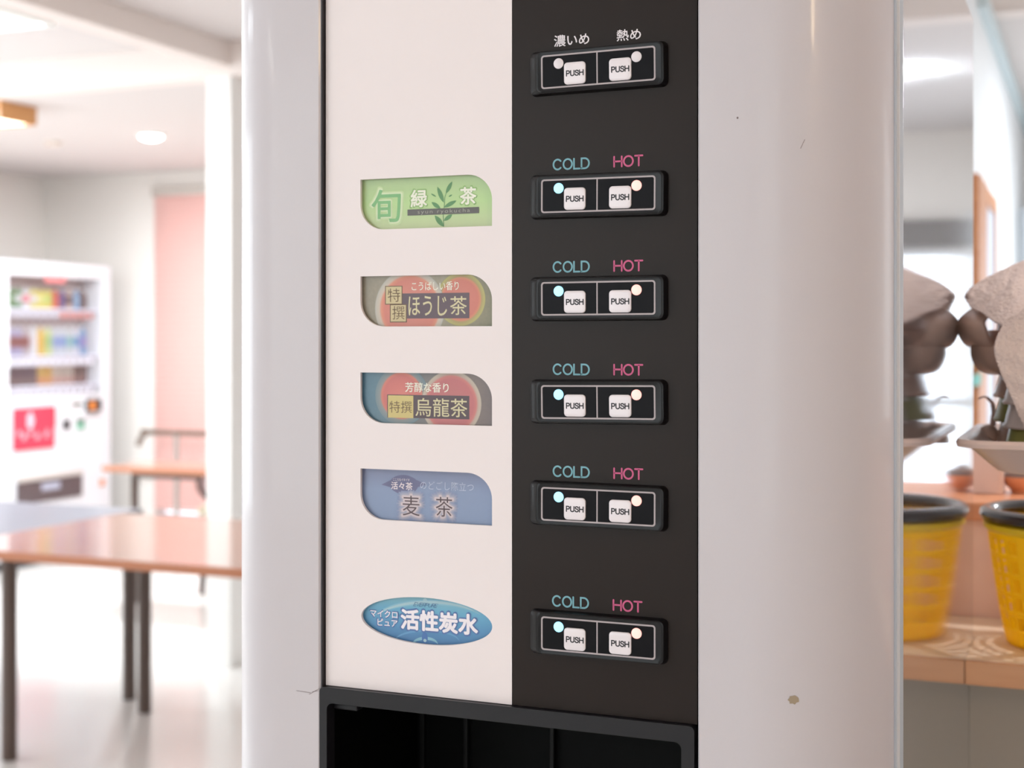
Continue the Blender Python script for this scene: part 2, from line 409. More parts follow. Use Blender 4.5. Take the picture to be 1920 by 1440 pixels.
obj('frame', g, lw, t); obj('diffuser', B(-.279, .279, -.099, .099, -.08, -.06), M('lamp_glow_warm', (255, 240, 215), .4, emit=5, var=0), t)
for (x, y, z, lb) in ((-3.6, 2.9, CHI, 'middle'), (-2.0, -1.6, CHI, 'hindmost'), (-5.2, 3.4, CHI, 'leftmost'), (-4.7, .2, CHI, 'mirrored high'), (-3.9, -3.5, CHI, 'corner')):
    t = thing('ceiling_light', 'flush rectangular ceiling light, the %s one over the hall tables' % lb, 'ceiling light', (x, y, z))
    g = bmesh.new()
    for a in ((-.28, .28, -.63, -.6), (-.28, .28, .6, .63), (-.28, -.25, -.6, .6), (.25, .28, -.6, .6)): box(g, *a, -.05, 0)
    obj('housing', g, M('lamp_white', (245, 245, 240)), t); obj('reflector', B(-.249, .249, -.599, .599, -.02, 0), M('lamp_white', (245, 245, 240)), t)
for (x, y, z, lb) in ((.95, 5.0, CLO, 'round kitchen ceiling light mirrored in the machine side'), (.9, -.7, CHI, 'small warm ceiling spot in front of the tea dispenser'), (.9, 1.15, CHI, 'added round ceiling fill light above the mugs on the counter')):
    t = thing('spot_or_fill_light', lb, 'ceiling light', (x, y, z))
    g = bmesh.new(); lathe(g, [(.09, 0), (.092, -.02), (.083, -.022), (.083, 0)], 28); obj('trim_ring', g, M('lamp_white', (245, 245, 240)), t, True)
    g = bmesh.new(); lathe(g, [(.082, -.004), (.001, -.004)], 28); obj('reflector', g, M('lamp_white', (245, 245, 240)), t)

t = thing('pendant_lamp', 'small warm globe lamp hanging behind the photographer', 'lamp', (2.8, -1.75, CHI))
g = bmesh.new(); lathe(g, [(.05, 0), (.05, -.015), (.003, -.02), (.003, -.24), (.02, -.245), (.02, -.27)], 16); obj('cord', g, M('lamp_white', (245, 245, 240)), t)
g = bmesh.new(); bmesh.ops.create_uvsphere(g, u_segments=20, v_segments=12, radius=.1); bmesh.ops.translate(g, vec=(0, 0, -.33), verts=g.verts); obj('globe', g, M('globe_glow', (255, 222, 176), .4, emit=30, var=0), t, True)

# ================================================================== TABLES AND CHAIRS
brownm = M_wood('red_brown_laminate', (176, 112, 84), (188, 124, 94), .16, 2.0, (3, 30, 30), coat=.6)
edgem = M('table_edge_brown', (176, 112, 80), .4)
greym = M('grey_laminate', (128, 126, 136), .4, coat=.1)
legm = M('dark_brown_leg', (84, 66, 58), .4)
def table(name, label, x0, x1, y0, y1, h, mtop, medge, lr, legs, th=.028, group=None):
    t = thing(name, label, 'table', ((x0+x1)/2, (y0+y1)/2, 0), group=group)
    w, d = (x1-x0)/2, (y1-y0)/2
    obj('tabletop', B(-w+.004, w-.004, -d+.004, d-.004, h-th, h, .002), mtop, t)
    g = bmesh.new(); box(g, -w, w, -d, -d+.004, h-th, h-.001); box(g, -w, w, d-.004, d, h-th, h-.001)
    box(g, -w, -w+.004, -d+.004, d-.004, h-th, h-.001); box(g, w-.004, w, -d+.004, d-.004, h-th, h-.001)
    obj('edge_band', g, medge, t)
    g = bmesh.new(); ax = w-.15
    box(g, -ax, ax, -.12, -.10, h-th-.03, h-th); box(g, -ax, ax, .10, .12, h-th-.03, h-th)
    obj('apron', g, legm, t)
    for lx, ly in legs:
        g = bmesh.new(); lathe(g, [(lr*.8, 0), (lr, .004), (lr, h-th-.0005)], 16, (lx-(x0+x1)/2, ly-(y0+y1)/2, 0), True); obj('leg', g, legm, t, True)
    return t
table('dining_table', 'near table with red-brown top beside the machine column', -3.048, -1.25, 2.65, 3.57, .72, brownm, edgem, .025, ((-2.955, 2.87), (-2.91, 3.52), (-1.35, 2.87), (-1.35, 3.52)))
table('dining_table', 'table with grey top in front of the drinks vending machine', -4.85, -3.052, 2.68, 3.70, .72, greym, M('table_edge_grey', (140, 138, 144), .4), .025, ((-3.09, 2.87), (-3.082, 3.655), (-4.75, 2.87), (-4.75, 3.64)))
table('side_table', 'far narrow red-brown table in front of the pink blind', -4.36, -3.66, 5.1, 5.45, .72, brownm, edgem, .02, ((-4.29, 5.275), (-3.74, 5.275)))
def chair(label, x, y, rz, back, seat, fr):
    t = thing('dining_chair', label, 'chair', (x, y, 0), rz)
    obj('seat', B(-.21, .21, -.21, .21, .42, .47, .015), seat, t)
    g = bmesh.new(); n = 28
    tube(g, [(.2*math.cos(2*math.pi*k/n), .2, .59+.105*math.sin(2*math.pi*k/n)) for k in range(n)], .016, 8, True); obj('back_frame', g, fr, t, True)
    g = bmesh.new(); prism(g, [(.185*math.cos(2*math.pi*k/n), .59+.09*math.sin(2*math.pi*k/n)) for k in range(n)], .19, .21); obj('backrest', g, back, t)
    for sx in (-1, 1):
        for sy in (-1, 1):
            g = bmesh.new(); tube(g, [(sx*.19, sy*.19, .0), (sx*.17, sy*.17, .425)], .017, 8); obj('leg', g, fr, t, True)
        g = bmesh.new(); tube(g, [(sx*.12, .19, .45), (sx*.11, .2, .51)], .012, 8); obj('back_post', g, fr, t, True)
    return t
dkf = M('chair_dark_frame', (60, 42, 30), .4)
chair('chair with dark oval back and mauve cushion behind the far table', -3.92, 5.8, math.pi, M('mauve_fabric', (172, 142, 142), .9), M('cream_seat', (226, 214, 190), .9), dkf)
chair('wooden chair with cream seat right of the white post', -3.42, 5.2, .3, M('cream_fabric', (240, 222, 190), .9), M('cream_seat', (226, 214, 190), .9), M('chair_wood', (130, 88, 60), .5))

# ---- handrail by the blind
t = thing('handrail', 'brown tube handrail on a grey post in front of the pink blind', 'handrail', (-4.9, 6.8, 0))
hr = M('handrail_brown', (120, 100, 88), .4)
pz = .76
xa = pl(262, 0, 6.8)[0]+4.9
g = bmesh.new(); tube(g, catmull([(xa-.01, 0, pz-.09), (xa+.01, 0, pz-.04), (xa+.06, 0, pz), (xa+.12, 0, pz), (.8, 0, pz), (1.3, 0, pz)], 4), .019, 10); obj('rail', g, hr, t, True)
g = bmesh.new(); tube(g, [(xa+.5, 0, pz-.2), (1.3, 0, pz-.2)], .01, 8); obj('lower_rail', g, M('rail_grey', (190, 180, 176), .4), t, True)
for xx in (pl(331, 0, 6.8)[0]+4.9, 1.2):
    g = bmesh.new(); tube(g, [(xx, 0, 0), (xx, 0, pz)], .017, 10); lathe(g, [(.05, 0), (.05, .008), (.02, .012)], 16, (xx, 0, 0), True); obj('post', g, M('rail_steel', (172, 166, 160), .35, .5), t, True)

# ================================================================== DRINKS VENDING MACHINE
VX = -5.59; VY0, VY1 = 5.58, 6.73
vm = thing('vending_machine', 'tall white drinks vending machine against the left wall', 'vending machine', (VX-.35, (VY0+VY1)/2, 0))
ox, oy = -(VX-.35), -(VY0+VY1)/2
whitem = M('vending_white', (226, 226, 230), .35, coat=.2, var=.01)
def vp(name, g, m, smooth=False, par=vm):
    o = obj(name, g, m, par, smooth)
    if par is vm: o.location = (ox, oy, 0)
    return o
wy0, wzt = plx(16, 514, VX); wy1, _ = plx(190, 525, VX); _, wzb = plx(100, 742, VX)
vd = .16
g = bmesh.new()
box(g, VX-.7, VX-vd, VY0, VY1, .06, 1.83)
box(g, VX-vd, VX, VY0, VY1, wzt, 1.83); box(g, VX-vd, VX, VY0, VY1, .06, wzb)
box(g, VX-vd, VX, VY0, wy0, wzb, wzt); box(g, VX-vd, VX, wy1, VY1, wzb, wzt)
vp('body', g, whitem)
g = B(VX-.68, VX-.03, VY0+.03, VY1-.03, 0, .06); vp('plinth', g, M('plinth_dark', (60, 58, 60), .5))
g = bmesh.new(); box(g, VX-vd+.001, VX-vd+.004, wy0, wy1, wzb, wzt); vp('display_back', g, M('display_back', (190, 182, 182), .6))
g = B(VX-.008, VX-.004, wy0, wy1, wzb, wzt)
gl2 = bpy.data.materials.new('display_glass'); gl2.use_nodes = True; nt = gl2.node_tree
tp = nt.nodes.new('ShaderNodeBsdfTransparent'); gs = nt.nodes.new('ShaderNodeBsdfGlossy'); gs.inputs['Roughness'].default_value = .03
mx = nt.nodes.new('ShaderNodeMixShader')
mx.inputs[0].default_value = .06; nt.links.new(tp.outputs[0], mx.inputs[1]); nt.links.new(gs.outputs[0], mx.inputs[2]); nt.links.new(mx.outputs[0], nt.nodes['Material Output'].inputs[0])
vp('display_pane', g, gl2)
rows = [(plx(90, 579, VX-.05)[1], 'top'), (plx(90, 667, VX-.05)[1], 'middle'), (plx(90, 722, VX-.05)[1], 'bottom')]
shm = M('display_shelf', (228, 230, 245), .4)
for z, _n in rows: vp('display_shelf', B(VX-.15, VX-.015, wy0+.002, wy1-.002, z-.012, z), shm)
NB = 12
ys = [wy0+.03+(wy1-wy0-.12)*k/(NB-1) for k in range(NB)]
for z, _n in rows:
    for k, y in enumerate(ys): vp('select_button', B(VX-.016, VX-.008, y-.021, y+.021, z-.06, z-.02, .004), M('select_button_white', (236, 238, 250), .3) if not (_n == 'top' and k > 6) else M('select_button_red', (240, 170, 165), .3))
G1, G2, Y1_, O1, NV, BR, LB, WH, MR, PK = (90, 150, 96), (112, 160, 110), (236, 220, 110), (226, 120, 84), (104, 96, 150), (92, 70, 66), (120, 170, 214), (236, 236, 240), (150, 90, 88), (240, 130, 140)
R1 = [(G1, WH, 'green'), (G1, G2, 'green'), (G1, WH, 'dark green'), (WH, PK, 'clear with pink label'), (Y1_, WH, 'yellow'), (Y1_, (240, 236, 150), 'yellow'), (Y1_, (200, 220, 120), 'lime yellow'), (O1, (220, 90, 80), 'orange'), (NV, (90, 80, 140), 'purple'), ((205, 180, 165), BR, 'beige'), (LB, (150, 190, 225), 'light blue'), (BR, (80, 60, 60), 'dark brown')]
R2 = [(G1, G2, 'green'), ((180, 178, 214), MR, 'lilac with maroon label'), ((180, 178, 214), MR, 'lilac with dark red label'), ((196, 184, 190), MR, 'pale mauve'), (WH, (238, 232, 236), 'white'), ((240, 200, 100), (236, 190, 80), 'amber yellow'), ((214, 228, 160), (170, 210, 140), 'lime'), ((210, 218, 228), (150, 176, 225), 'clear with blue label'), ((214, 222, 232), (140, 170, 224), 'clear blue'), ((214, 222, 226), (150, 200, 200), 'clear with teal label'), ((220, 222, 236), LB, 'clear with light blue label'), (LB, (150, 140, 205), 'blue with violet label')]
R3 = [((90, 80, 92), (120, 106, 104), 'dark')]*5+[((220, 180, 96), (226, 150, 110), 'gold'), ((214, 170, 84), (224, 160, 110), 'dark gold'), ((206, 192, 178), (206, 160, 146), 'beige'), ((196, 184, 172), (200, 160, 150), 'grey beige'), ((200, 188, 176), (196, 150, 140), 'sand'), ((110, 92, 86), (150, 120, 116), 'brown'), ((100, 84, 80), (140, 110, 108), 'deep brown')]
ORD = ['leftmost', 'second from the left', 'third from the left', 'fourth from the left', 'fifth from the left', 'sixth from the left', 'sixth from the right', 'fifth from the right', 'fourth from the right', 'third from the right', 'second from the right', 'rightmost']
for ri, (cols, kind, h) in enumerate(((R1, 'bottle', .13), (R2, 'bottle', .19), (R3, 'can', .115))):
    z, rn = rows[ri]
    for k, y in enumerate(ys):
        c1, c2, nm = cols[k]
        t = thing('drink_'+kind, '%s %s, %s on the vending %s shelf' % (nm, kind, ORD[k], rn), kind, (VX-.075, y, z), group='display drinks on the %s shelf' % rn)
        r = .024; g = bmesh.new()
        if kind == 'bottle':
            lathe(g, [(r*.8, 0), (r, .004), (r, h*.25), (r*.93, h*.3), (r*.93, h*.6), (r, h*.66), (r*.75, h*.8), (r*.42, h*.88), (r*.42, h*.93)], 12, cap=True)
            obj('bottle_body', g, M('drink_%d_%d_%d' % c1, tuple(v*.86 for v in c1), .25), t, True)
            g = bmesh.new(); lathe(g, [(r*1.0, h*.28), (r*1.0, h*.62)], 12); obj('wrap_label', g, M('drink_%d_%d_%d' % c2, tuple(v*.86 for v in c2), .4), t, True)
            g = bmesh.new(); lathe(g, [(r*.5, h*.93), (r*.5, h)], 10, cap=True); obj('cap', g, M('cap_white', (235, 235, 235)), t)
        else:
            lathe(g, [(r*.85, 0), (r, .006), (r, h-.012), (r*.88, h)], 12, cap=True); obj('can_body', g, M('drink_%d_%d_%d' % c1, tuple(v*.86 for v in c1), .3), t, True)
            g = bmesh.new(); lathe(g, [(r*1.02, h*.1), (r*1.02, h*.4)], 12); obj('wrap_label', g, M('drink_%d_%d_%d' % c2, tuple(v*.86 for v in c2), .4), t, True)
def vbox(name, p0, p1, q0, q1, d, m, par=vm, bev=.002):
    a, zt = plx(p0, q0, VX); b, _ = plx(p1, q0, VX); pm = (p0+p1)/2
    _, zt = plx(pm, q0, VX); _, zb = plx(pm, q1, VX)
    return vp(name, B(VX-.001, VX+d, a, b, zb, zt, bev), m)
vbox('display_header', 84, 122, 517, 530, .004, M('header_red', (224, 130, 130), .5))
redm = M('sign_red', (214, 62, 86), .4)
s = vbox('sign_panel', 24, 100, 764, 842, .012, redm)
vbox('sign_edge', 98.5, 101, 763, 800, .016, M('sign_dark', (110, 60, 70), .5))
wl = M('sign_white', (246, 200, 212), .5)
for nm, (cx, cz, rx, rz) in {'sign_emblem': (54, 789, 6, 12)}.items():
    a, z = plx(cx, cz, VX)
    g = bmesh.new(); w = .04
    pts = []
    for k in range(24):
        an = 2*math.pi*k/24; rad = 1-.22*abs(math.sin(an*2.5)); pts.append((rad*.035*math.cos(an), rad*.06*math.sin(an)))
    vs = [g.verts.new((VX+.0125, a+p[0], z+p[1])) for p in pts]; g.faces.new(vs); vp(nm, g, wl)
for k, (cx, cz, hh) in enumerate(((33, 812, 10), (43, 818, 14), (55, 812, 8), (68, 817, 13), (85, 812, 15))):
    a, z = plx(cx, cz, VX); w = .018; h_ = hh*.0031*.55
    g = bmesh.new(); box(g, VX+.012, VX+.013, a-.006, a+.006, z-h_, z+h_); box(g, VX+.012, VX+.013, a-w, a+w, z-.006, z+.006)
    box(g, VX+.012, VX+.013, a-w, a-w+.009, z-h_, z-.007); vp('sign_glyph', g, wl)
blk = M('panel_black', (52, 50, 52), .4)
vbox('bill_slot', 134, 153, 755, 761, .006, M('slot_dark', (96, 98, 80), .4))
vbox('card_reader', 160, 184, 748, 771, .03, blk); vbox('card_reader_lamp', 161, 171, 753, 768, .034, M('lamp_orange', (240, 140, 50), .4))
vbox('price_display', 118, 130, 787, 805, .008, blk); vbox('coin_display', 143, 158, 785, 793, .008, M('display_olive', (90, 110, 96), .4)); vbox('return_lever', 143, 158, 793.5, 805, .01, M('lever_green', (128, 186, 160), .4))
vbox('key_lock', 187, 195, 898, 911, .008, M('lock_orange', (222, 140, 100), .4))
vbox('pickup_hood', 31, 152, 887, 897, .02, M('hood_beige', (205, 196, 190), .4))
vbox('pickup_flap', 31, 152, 898, 938, .012, M('flap_dark', (92, 80, 82), .3))
vbox('flap_sticker', 75, 110, 904, 918, .0125, M('sticker_pale', (176, 178, 196), .4))

# ================================================================== THE TEA MACHINE
TOP, BOT = 1.674, .77
XS = .217
tm = thing('tea_dispenser', 'large white tea dispenser with dark button panel filling the middle', 'dispenser', (0, .3, BOT))
toff = (0, -.3, -BOT)
def mp(name, g, m, smooth=False, label=None, par=None):
    o = obj(name, g, m, par or tm, smooth)
    if par is None: o.location = toff
    if label: o['label'] = label
    return o
colm = M('column_paint', (200, 192, 196), .4, coat=.25, spec=.4, bump=.02, scale=900, var=.008, coat_rough=.06)
panelm = M('panel_white', (236, 224, 224), .45, var=.006, scale=200)
darkm = M('panel_dark', (38, 30, 27), .3, coat=0, spec=.16, var=.03, scale=40)
gapm = M('gasket_black', (34, 30, 34), .6)
steelm = M('side_steel', (226, 228, 233), .055, metal=.92, bump=.012, scale=1500, var=.01)
FY = -.004
xl1, _ = pl(601, 0, FY); xl0, _ = pl(525, 0, FY); xr0, _ = pl(1308.5, 0, FY); xr1, _ = pl(1392, 0, FY)
# left column
pts = [(xl1, .07), (xl1, FY+.0015), (xl1-.0015, FY)]
pts += [(xl0-(xl0+.2095)*math.sin(a), FY+.048*(1-math.cos(a))) for a in [math.radians(90*k/24) for k in range(25)]]
pts += [(-.2095, .074), (xl1, .074)]
pts = pts[1:]
mp('left_column', prismz(bmesh.new(), pts, BOT, TOP), colm, True)
# right column
E2 = .2125
ww = E2-xr1; dd = .079
pts = [(xr0, .074), (xr0, FY+.001), (xr0+.001, FY)]
for k in range(37):
    a = math.radians(90*k/36)
    pts.append((xr1+ww*math.sin(a)**1.0, FY+dd*(1-math.cos(a)**1.0)))
pts = pts[:-1]+[(E2, FY+dd)]
mp('right_column', prismz(bmesh.new(), pts, BOT, TOP), colm, True)
# body: box behind the door, edge plate, steel side
g = bmesh.new(); box(g, -.205, XS-.0015, .14, .585, BOT, TOP); box(g, -.205, XS-.0015, .0765, .14, 1.165, TOP); box(g, -.205, XS-.0015, .0765, .14, BOT, .858)
box(g, -.205, -.132, .0765, .14, .858, 1.165); box(g, .12, XS-.0015, .0765, .14, .858, 1.165)
mp('cabinet_body', g, M('body_paint', (215, 212, 214), .4))
mp('side_panel', B(XS-.0014, XS, .083, .59, BOT+.002, TOP-.002), steelm)
g = bmesh.new(); prismz(g, [(E2-.006, .0755), (E2+.001, .0755), (XS, .081), (XS, .0828), (E2-.006, .0828)], BOT, TOP)
mp('side_edge_strip', g, M('edge_strip', (196, 202, 212), .3, metal=.3, coat=.3, var=0))
mp('left_side_panel', B(-.2065, -.205, .083, .59, BOT, TOP), steelm)
# gap and backing between columns
xp0, _ = pl(611, 0, 0); xd, _ = pl(960, 0, 0); xd1, _ = pl(1307, 0, 0)
mp('door_backing', B(xl1+.0005, xr0-.0005, .006, .07, 1.17, TOP), gapm)
g = bmesh.new(); box(g, xl1+.0003, xp0-.0006, .0015, .0059, 1.1, TOP); box(g, xl1+.0001, xl1+.0009, -.0034, .0059, 1.1, TOP); mp('gasket', g, gapm)
# --- white panel with five label windows cut through
def leaf_outline(px0, px1, pt, pb, y):
    x0, _ = pl(px0, 0, y); x1, _ = pl(px1, 0, y); _, zt = pl(800, pt, y); _, zb = pl(800, pb, y)
    R = .0165; Rz = .0155; pts = [(x0, zt)]
    for k in range(13):
        a = math.radians(90-90*k/12); pts.append((x1-R+R*math.cos(a), zt-Rz+Rz*math.sin(a)))
    pts.append((x1, zb))
    for k in range(13):
        a = math.radians(270-90*k/12); pts.append((x0+R+R*math.cos(a), zb+Rz+Rz*math.sin(a)))
    return pts
holes = [leaf_outline(676, 922.5, a, b, 0) for a, b in ((331, 427.4), (516, 611.9), (699.7, 795.6), (883.3, 979.3))]
ex0, _ = pl(677.5, 0); ex1, _ = pl(923, 0); _, ezt = pl(800, 1120.8); _, ezb = pl(800, 1209)
ecx, ecz, erx, erz = (ex0+ex1)/2, (ezt+ezb)/2, (ex1-ex0)/2, (ezt-ezb)/2
holes.append([(ecx+erx*math.cos(2*math.pi*k/56), ecz+erz*math.sin(2*math.pi*k/56)) for k in range(56)])
_, zbez = pl(955, 1322, 0)
def holed(name, outer, hs, y0, y1, m):
    c = bpy.data.curves.new('t', 'CURVE'); c.dimensions = '2D'; c.fill_mode = 'BOTH'; c.extrude = (y1-y0)/2
    for pts in [outer]+hs:
        s = c.splines.new('POLY'); s.points.add(len(pts)-1); s.use_cyclic_u = True
        for i, p in enumerate(pts): s.points[i].co = (p[0], p[1], 0, 1)
    o = bpy.data.objects.new('t', c); COL.objects.link(o)
    me = bpy.data.meshes.new_from_object(o.evaluated_get(bpy.context.evaluated_depsgraph_get()))
    bpy.data.objects.remove(o); bpy.data.curves.remove(c)
    for v in me.vertices: v.co = Vector((v.co.x, (y0+y1)/2-v.co.z, v.co.y))
    me.materials.clear(); me.materials.append(m); me.name = name
    r = bpy.data.objects.new(name, me); COL.objects.link(r); r.parent = tm; r.location = toff
    return r
zb_l = zbez+.0003
holed('white_panel', [(xp0, zb_l), (xd-.0001, zb_l), (xd-.0001, TOP-.001), (xp0, TOP-.001)], holes, 0, .0022, panelm)
mp('dark_panel', B(xd+.0001, xd1, .0001, .0022, zb_l, TOP-.001), darkm)
# ------ label cards
LY = .0034
def card(name, y0z, y1z, mat):
    _, zt = pl(800, y0z-8, LY); _, zb = pl(800, y1z+8, LY); a, _ = pl(668, 0, LY); b, _ = pl(932, 0, LY)
    return mp(name, B(a, b, LY, LY+.0012, zb, zt), mat)
def flat(name, par, px0, px1, pa, pb, dy, mat, lab=None):
    y = LY-dy; x0, _ = pl(px0, 0, y); x1, _ = pl(px1, 0, y); pm = (px0+px1)/2; _, zt = pl(pm, pa, y); _, zb = pl(pm, pb, y)
    g = bmesh.new(); g.faces.new([g.verts.new(v) for v in ((x0, y, zb), (x1, y, zb), (x1, y, zt), (x0, y, zt))])
    return obj(name, g, mat, par)
def circ(name, par, cx, cy, r, dy, mat, ry=None):
    y = LY-dy; x, z = pl(cx, cy, y); k = (pl(cx+1, 0, y)[0]-pl(cx, 0, y)[0])
    kz = pl(cx, cy, y)[1]-pl(cx, cy+1, y)[1]
    return obj(name, disc(bmesh.new(), x, z, r*k, (ry or r)*kz, y), mat, par)
e = 6e-5
# 1 green tea
c1 = card('green_tea_label', 331, 427, M_grad('print_green', [(0, (188, 200, 152)), (.5, (176, 206, 140)), (1, (168, 190, 138))], 'Z', pl(800, 427, LY)[1], pl(800, 331, LY)[1]))
c1['label'] = 'green label with tea leaf sprig'
gw = M('ink_pale_green', (214, 226, 190), .5, var=0); gw2 = M('ink_pale_green_soft', (196, 214, 165), .5, var=0); gd = M('ink_green', (130, 184, 128), .5, var=0)
gm = M('ink_mid_green', (140, 178, 110), .5, var=0); wh = M('ink_white', (238, 236, 222), .5, var=0)
cjk('lettering', '旬', 693.5, 754.5, 352, 420, LY-e, gw2, c1, .045); cjk('lettering', '旬', 695, 753, 354, 418, LY-2*e, gw, c1, .03); cjk('lettering', '旬', 697, 751, 356, 416, LY-3*e, gd, c1, .012)
for s_, a, b, q, r in (('緑', 770.5, 800, 356, 388), ('茶', 863, 892.5, 351, 383)):
    cjk('lettering', s_, a-1.5, b+1.5, q-1.5, r+1.5, LY-2*e, gm, c1, .05); cjk('lettering', s_, a, b, q, r, LY-3*e, wh, c1, .024)
lf = M('ink_leaf', (98, 144, 98), .5, var=.1, scale=2000)
def leaf2(par, bx, by, tx, ty, w, dy):
    y = LY-dy; x0, z0 = pl(bx, by, y); x1, z1_ = pl(tx, ty, y); d = Vector((x1-x0, z1_-z0)); n = Vector((-d.y, d.x)).normalized()*w*.000318
    g = bmesh.new(); P = []
    for k in range(7): s_ = k/6; P.append(Vector((x0, z0))+d*s_+n*math.sin(math.pi*s_)**.8)
    for k in range(5, 0, -1): s_ = k/6; P.append(Vector((x0, z0))+d*s_-n*math.sin(math.pi*s_)**.8)
    g.faces.new([g.verts.new((p.x, y, p.y)) for p in P]); return obj('printed_leaf', g, lf, par)
for a in ((832, 380, 820, 350, 4.5), (836, 363, 848, 340, 4), (832, 389, 856, 376, 4), (826, 391, 809, 379, 4), (832, 425, 815, 404, 5), (832, 414, 848, 402, 4), (818, 369, 808, 363, 1.5), (841, 369, 848, 365, 1.5)): leaf2(c1, *a, 1.5*e)
g = bmesh.new(); y = LY-1.6*e
ribbon(g, [(832, 424), (831, 405), (833, 385), (834, 370), (838, 358)], .0004, lambda u, v: pl(u, v, y))
for v in g.verts: v.co.y = y
obj('printed_stem', g, lf, c1)
flat('text_bar', c1, 764, 898, 390.5, 402, 4*e, M('ink_grey', (100, 98, 96), .5, var=.03))
cjk('lettering', 'syun ryokucha', 783, 881, 392, 401.5, LY-5*e, M('ink_light_grey', (164, 162, 152), .5, var=0), c1, 0, 1.25)
# 2 hojicha
taupe = M_grad('print_taupe', [(0, (140, 130, 112)), (.45, (158, 148, 130)), (.75, (150, 142, 118)), (1, (128, 122, 96))], 'X', pl(676, 0, LY)[0], pl(922, 0, LY)[0], noise=.12)
c2 = card('roasted_tea_label', 516, 612, taupe); c2['label'] = 'brown label with two red tea bowls'
def bowl(par, cx, cy, r, dy, ring, inner, tagn, f=.84):
    y = LY-dy; x, z = pl(cx, cy, y); k = (pl(cx+1, 0, y)[0]-pl(cx, 0, y)[0])
    m = M_rad('print_bowl_'+tagn, [(0, inner[0]), (f-.12, inner[1]), (f-.03, inner[2]), (f+.03, ring[0]), (.97, ring[1]), (1, ring[2])], x, z, r*k)
    return obj('printed_bowl', disc(bmesh.new(), x, z, r*k, r*k, y), m, par)
bowl(c2, 864, 561, 46, 1*e, [(170, 150, 96), (176, 168, 100), (150, 140, 104)], [(196, 118, 104), (200, 114, 98), (206, 130, 98)], 'a', .82)
bowl(c2, 768, 578, 66, 1.5*e, [(196, 180, 164), (182, 176, 166), (156, 148, 132)], [(200, 128, 114), (204, 120, 104), (212, 134, 108)], 'b', .84)
pur = M('ink_dark_mauve', (104, 90, 98), .5, var=.02)
flat('text_bar', c2, 754, 880, 549.5, 597, 2.5*e, pur)
bg_ = M('ink_beige', (204, 188, 148), .5, var=.02); bd = M('ink_brown', (112, 90, 72), .5, var=0); cr_ = M('ink_cream', (214, 204, 166), .5, var=0)
flat('text_box', c2, 722, 754.5, 536, 571, 3*e, bd); flat('text_box', c2, 723.5, 753, 537.5, 569.5, 3.5*e, bg_)
flat('text_box', c2, 731, 763, 570.5, 604.5, 3*e, bd); flat('text_box', c2, 732.5, 761, 572, 602.8, 3.6*e, bg_)
cjk('lettering', '特', 727, 750, 541, 566, LY-4.5*e, bd, c2, -.004); cjk('lettering', '撰', 735.5, 758.5, 574, 599, LY-4.5*e, bd, c2, -.004)
cjk('lettering', 'こうばしい香り', 772, 860, 528, 544.5, LY-4*e, wh, c2, .008)
cjk('lettering', 'ほうじ', 766, 838, 555, 592, LY-4*e, cr_, c2, .006); cjk('lettering', '茶', 844, 875, 555.5, 590.5, LY-4*e, cr_, c2, .004)
# 3 oolong
c3 = card('oolong_tea_label', 700, 796, M_grad('print_blue_brown', [(0, (72, 112, 134)), (.22, (98, 122, 134)), (.4, (112, 112, 114)), (.8, (128, 112, 106)), (1, (112, 98, 96))], 'X', pl(676, 0, LY)[0], pl(922, 0, LY)[0], noise=.06))
c3['label'] = 'blue and brown label with two red tea bowls'
bowl(c3, 753, 742, 50, 1*e, [(134, 136, 136), (112, 130, 138), (100, 122, 134)], [(206, 116, 106), (196, 104, 98), (204, 116, 98)], 'c', .78)
bowl(c3, 846, 757, 56.5, 1.5*e, [(186, 160, 146), (188, 174, 158), (150, 136, 126)], [(178, 104, 102), (186, 102, 104), (196, 114, 108)], 'd', .86)
flat('text_bar', c3, 726, 880, 741, 784.5, 2*e, M('ink_dark_purple', (94, 80, 86), .5, var=.02)); flat('text_box', c3, 727.5, 775, 741.5, 783.5, 3*e, M('ink_yellow', (206, 188, 128), .5, var=.02))
cjk('lettering', '特撰', 730, 772, 752, 774, LY-4*e, bd, c3, -.004); cjk('lettering', '芳醇な香り', 760, 841, 717.5, 735.5, LY-4*e, wh, c3, .01)
cjk('lettering', '烏龍茶', 779, 876, 747, 781.5, LY-4*e, cr_, c3, .004)
# 4 barley tea
c4 = card('barley_tea_label', 883, 979, M_grad('print_slate_blue', [(0, (130, 146, 178)), (.6, (128, 142, 174)), (1, (118, 122, 152))], 'Z', pl(800, 979, LY)[1], pl(800, 883, LY)[1])); c4['label'] = 'slate blue barley tea label'
dk4 = M('ink_slate', (108, 108, 140), .5, var=0)
circ('printed_oval', c4, 757, 908.5, 27, 1*e, dk4, 18)
for sx in (-1, 1):
    g = bmesh.new(); y = LY-1.2*e
    P = [pl(757+sx*24, 900, y), pl(757+sx*42, 908.5, y), pl(757+sx*24, 914, y)]; g.faces.new([g.verts.new((p[0], y, p[1])) for p in P]); obj('printed_point', g, dk4, c4)
pk = M('ink_pink_white', (236, 222, 224), .5, var=0)
cjk('lettering', '活々茶', 733.5, 773.5, 904, 918, LY-2*e, pk, c4, .012); cjk('lettering', 'こころもイキイキ', 737, 768, 897, 902, LY-2*e, pk, c4, 0)
cjk('lettering', 'のどごし際立つ', 788, 888, 903.5, 919.5, LY-2*e, M('ink_lilac', (196, 200, 220), .5, var=0), c4, -.008, 1.05)
h1 = M('ink_halo_soft', (154, 158, 182), .6, var=0); h2 = M('ink_halo_mid', (180, 174, 188), .6, var=0); h3 = M('ink_halo', (208, 194, 198), .6, var=0)
